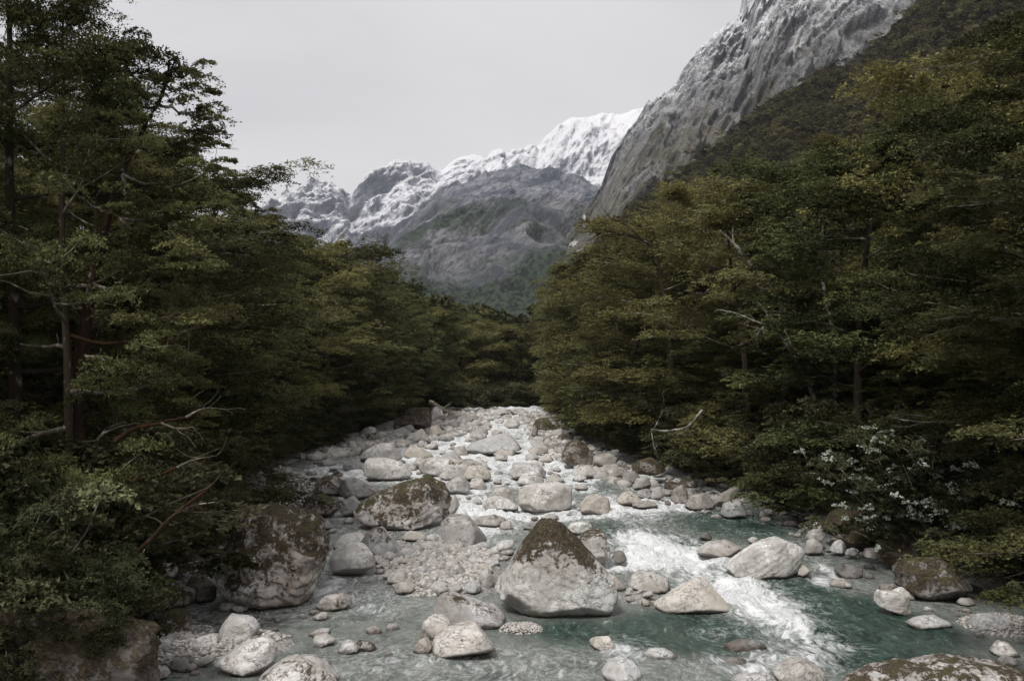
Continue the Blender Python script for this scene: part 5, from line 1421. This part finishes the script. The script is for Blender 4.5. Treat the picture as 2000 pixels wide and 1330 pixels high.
bare('dead_tree', 'grey bare topped tree rising through the upper right bank canopy', 'dead tree', 54, [(1562, 480), (1556, 420), (1554, 370), (1550, 330)],
     [[(1556, 440), (1590, 410), (1615, 385)], [(1556, 430), (1520, 400), (1495, 395)], [(1555, 390), (1580, 360), (1600, 350)], [(1554, 380), (1530, 350), (1500, 345), (1470, 352)]], 0.09, M_TWIG, 9, 7)
bare('bare_branch', 'twisted dark and pale dead tree top above the upper right canopy', 'branch', 45, [(1712, 350), (1722, 300), (1755, 250), (1735, 200), (1742, 160)],
     [[(1735, 205), (1700, 190), (1665, 200)], [(1740, 180), (1760, 160), (1770, 150)], [(1725, 290), (1710, 270), (1700, 240)]], 0.13, M_BARK, 10, 8, root_to_ground=False)
bare('bare_branch', 'mossy dead branches poking out over the river gap skyline', 'branch', 62, [(1300, 500), (1260, 470), (1215, 455), (1170, 462)],
     [[(1250, 465), (1225, 440), (1190, 425), (1180, 410)], [(1210, 456), (1180, 450), (1150, 470)], [(1290, 495), (1270, 440), (1240, 410)]], 0.13, M_BARK, 12, 9, root_to_ground=False, mat2=M_MOSSY)
for k, (mn, lb, yy, rr) in enumerate([
    ([(225, 862), (262, 835), (315, 826), (362, 815)], 'rusty moss covered bough pointing right, in the middle of the left foliage', 23.5, 0.075),
    ([(150, 745), (205, 735), (262, 715), (330, 662)], 'thick mossy bough rising to the right near the pale patched trunk', 24.5, 0.09),
    ([(140, 655), (190, 672), (265, 668), (345, 655)], 'long level mossy bough crossing the pale patched trunk foot', 24.5, 0.06),
    ([(170, 952), (225, 942), (290, 935), (345, 914)], 'dark rusty bough lowest in the left foliage, above the stones', 23.0, 0.09)]):
    a, b_ = mn[-1]
    bare('mossy_bough', lb, 'branch', yy, mn, [[mn[-1], (a + 25, b_ - 14), (a + 50, b_ - 20)], [mn[-2], (mn[-2][0] + 30, mn[-2][1] + 12), (mn[-2][0] + 62, mn[-2][1] + 8)]], rr, M_MOSSY, 20 + k, 5, root_to_ground=False, mat2=M_TWIG, group='mossy boughs in the left foliage')
bare('fallen_bough', 'broken trunk with mossy foot and bare pale tips reaching over the left shore', 'branch', 20.5, [(60, 1180), (150, 1150), (235, 1108), (290, 1058), (345, 1000), (405, 955)],
     [[(290, 1058), (330, 1010), (380, 985), (425, 980)], [(345, 1000), (385, 1000), (420, 1002)], [(405, 955), (420, 940), (432, 925)], [(320, 1025), (300, 1010), (270, 1008)]], 0.075, M_MOSSY, 31, 4, root_to_ground=False, mat2=M_BARK)
bare('fallen_log', 'weathered log slanting down to the far left stones', 'log', 118, [(838, 785), (865, 800), (893, 815)], [[(865, 800), (872, 792), (880, 790)]], 0.38, M_TWIG, 33, 2, root_to_ground=False)
bare('fallen_log', 'mossy log at the far river bend, right of the weathered one', 'log', 128, [(925, 782), (945, 795), (958, 800)], [[(945, 795), (950, 786), (958, 783)]], 0.3, M_BARK, 34, 2, root_to_ground=False)

# the leaning beech with white patches on its trunk, top left
def leaning_beech():
    r = np.random.default_rng(44)
    y = 25.0
    main = [(150, 760), (160, 690), (172, 600), (192, 490), (215, 410), (238, 340), (270, 270), (308, 205), (345, 112)]
    base = at_px(*main[0], y)
    e = bpy.data.objects.new('leaning_beech', None); COL.objects.link(e); e.location = base
    tag(e, 'tall leaning beech with white patched trunk and pointed airy top against the sky', 'tree')
    P_, R_ = limb_from_px(main, y, 0.19, 0.03, r, 0.03, dy=1.2)
    g = gz1(base[0], base[1]) - 0.4
    P_ = np.concatenate([[[base[0] - .15, base[1], g]], P_]); R_ = np.concatenate([[0.26], R_])
    b = Bag(); b.add(*tube(P_ - base, R_, 10)); obj('trunk', b.mesh('trunk', M_PATCH), e)
    cen, rad = [], []
    specs = [(8, (385, 150), 3), (8, (300, 150), 2), (9, (345, 125), 3), (7, (388, 215), 4), (7, (255, 180), 3), (6, (398, 262), 5), (6, (215, 215), 4), (6, (330, 300), 5), (5, (415, 335), 6), (5, (130, 250), 5), (5, (250, 380), 5),
             (4, (395, 405), 7), (4, (120, 330), 5), (4, (330, 450), 6), (3, (90, 450), 5), (3, (400, 500), 6), (3, (300, 540), 6), (2, (80, 560), 5), (2, (360, 610), 6), (1, (300, 690), 5)]
    for (k, (a, c), n) in specs:
        s0 = main[min(k, 8)] if k < 9 else main[8]
        yy = y + 1.2 * k / 8
        p0 = at_px(*s0, yy); p1 = at_px(a, c, yy + r.uniform(-2.2, 2.2))
        t = np.linspace(0, 1, 9)[:, None]
        Q = p0 * (1 - t) + p1 * t + np.array([0, 0, 1]) * (np.sin(t * 3.14) * -0.12 * np.linalg.norm(p1 - p0))
        Q[1:] += r.normal(0, 0.05, Q[1:].shape)
        lb = Bag(); lb.add(*tube(Q - base, np.linspace(0.055, 0.015, 9), 5))
        for j in range(n * 2):
            q = Q[r.integers(3, 9)]
            d = (p1 - p0) / np.linalg.norm(p1 - p0) + r.normal(0, 0.7, 3) * [1, 1, .3]
            w = wander(q, d, r.uniform(0.4, 1.0), 4, r, .2, .02)
            lb.add(*tube(w - base, np.linspace(0.014, 0.006, 5), 3))
            cen.append(w[-1] - base); pr = r.uniform(0.28, 0.6); rad.append((pr, pr * .38))
        obj('limb', lb.mesh('limb', M_TWIG if r.uniform() < .4 else M_BARK), e)
    b = Bag(); b.add(*leaves(np.array(cen), np.array(rad), 330, 0.05, r)); c = obj('crown', b.mesh('crown', M_LEAF, False), e); c['hue'] = 0.1
M_PATCH = bark_material('patched_bark', (0.035, 0.022, 0.015), (0.55, 0.54, 0.52), (0.07, 0.035, 0.014), 0.47, 0.45, 1.1)
leaning_beech()

# white flowering shrub
def flowering():
    r = np.random.default_rng(61)
    k = make_shrub(61, 5.2, 34, (0.6, 0.4), per=420, size=0.06)
    base = at_px(1835, 1085, 33.0); base[2] = gz1(base[0], base[1])
    e = bpy.data.objects.new('flowering_shrub', None); COL.objects.link(e); e.location = base
    s = 5.0 / k.top; e.scale = (s * 1.05, s * 1.05, s)
    tag(e, 'tall shrub covered in clusters of whitish flowers above the striped boulder', 'shrub')
    obj('stem', k.stem, e); obj('foliage', k.foliage, e)
    sel = r.permutation(len(k.cen))[:135]
    c = k.cen[sel] + r.normal(0, 0.28, (len(sel), 3)) + np.array([-0.25, -0.35, 0.15])
    b = Bag(); b.add(*leaves(c, np.stack([r.uniform(0.16, 0.34, len(c)), r.uniform(0.12, 0.2, len(c))], 1), 56, 0.055, r, up=0.3, spray=7))
    obj('blossoms', b.mesh('blossoms', M_FLOWER, False), e)['kind'] = 'stuff'
flowering()
place_shrub(SHRUBS[1], -11.6, 33.5, 2.6, 1.0, 'pale green leafy spray hanging above the huge mossy boulder', None, hue=0.8, wide=1.3)
# dark bushes over the rock wall, bottom left
for (x, y, z, h) in ((-10.6, 18.6, 0.5, 2.9), (-11.6, 19.8, 0.8, 3.8), (-10.9, 21.2, 0.3, 3.2), (-12.3, 21.5, 0.5, 4.6), (-11.6, 23.3, 0.3, 3.6), (-9.6, 18.3, 2.1, 1.5), (-8.5, 18.9, 1.9, 1.5), (-8.0, 18.2, 1.6, 0.9), (-9.0, 17.8, 1.9, 1.0), (-9.9, 17.5, 1.7, 1.3), (-12.2, 18.2, 1.0, 3.4), (-8.8, 18.8, 1.9, 1.2), (-10.3, 18.4, 2.2, 1.9), (-11.0, 18.6, 2.2, 2.2), (-9.4, 17.2, 1.2, 1.3), (-10.5, 16.9, 1.0, 1.6)):
    q = place_shrub(SHRUBS[rnd.randrange(3)], x, y, h, rnd.uniform(0, 6.28), 'dense dark bush over the rock wall in the bottom left corner', 'dark bushes over the bottom left rock wall', wide=0.95)
    q.location.z = max(q.location.z, z)
# ------------------------------------------------------------------ air
import bmesh
bm = bmesh.new()
bmesh.ops.create_cube(bm, size=1.0)
me = bpy.data.meshes.new('haze'); bm.to_mesh(me); bm.free()
hz = bpy.data.materials.new('haze'); hz.use_nodes = True
hz.node_tree.nodes.clear()
pv = hz.node_tree.nodes.new('ShaderNodeVolumePrincipled')
pv.inputs['Color'].default_value = (0.86, 0.91, 1.0, 1)
pv.inputs['Density'].default_value = 0.00006
ho = hz.node_tree.nodes.new('ShaderNodeOutputMaterial')
hz.node_tree.links.new(pv.outputs[0], ho.inputs['Volume'])
me.materials.append(hz)
o = obj('haze', me, loc=(0, 2900, 895))
o.scale = (9000, 6400, 1900)
tag(o, 'thin cold mist softening the far mountains', kind='stuff')
tot = sum(len(m.loops) - 2 * len(m.polygons) for m in bpy.data.meshes)
print('triangles in distinct meshes', tot, 'time', time.time() - T0)

# ------------------------------------------------------------------ look-alikes: tell small families apart by their order from the camera
fam = {}
for o in COL.objects:
    if o.parent is None and 'category' in o and 'label' in o: fam.setdefault(o['label'], []).append(o)
ORD = ['nearest', 'second nearest', 'third nearest', 'fourth nearest', 'fifth nearest']
NUM = {2: 'two', 3: 'three', 4: 'four', 5: 'five'}
for lb, os_ in fam.items():
    if 2 <= len(os_) <= 5 and len(lb.split()) <= 12:
        os_.sort(key=lambda q: q.location.y)
        for k, q in enumerate(os_):
            w = 'farthest' if k == len(os_) - 1 else ORD[k]
            q['label'] = f'{lb}, {w} of {NUM[len(os_)]}'
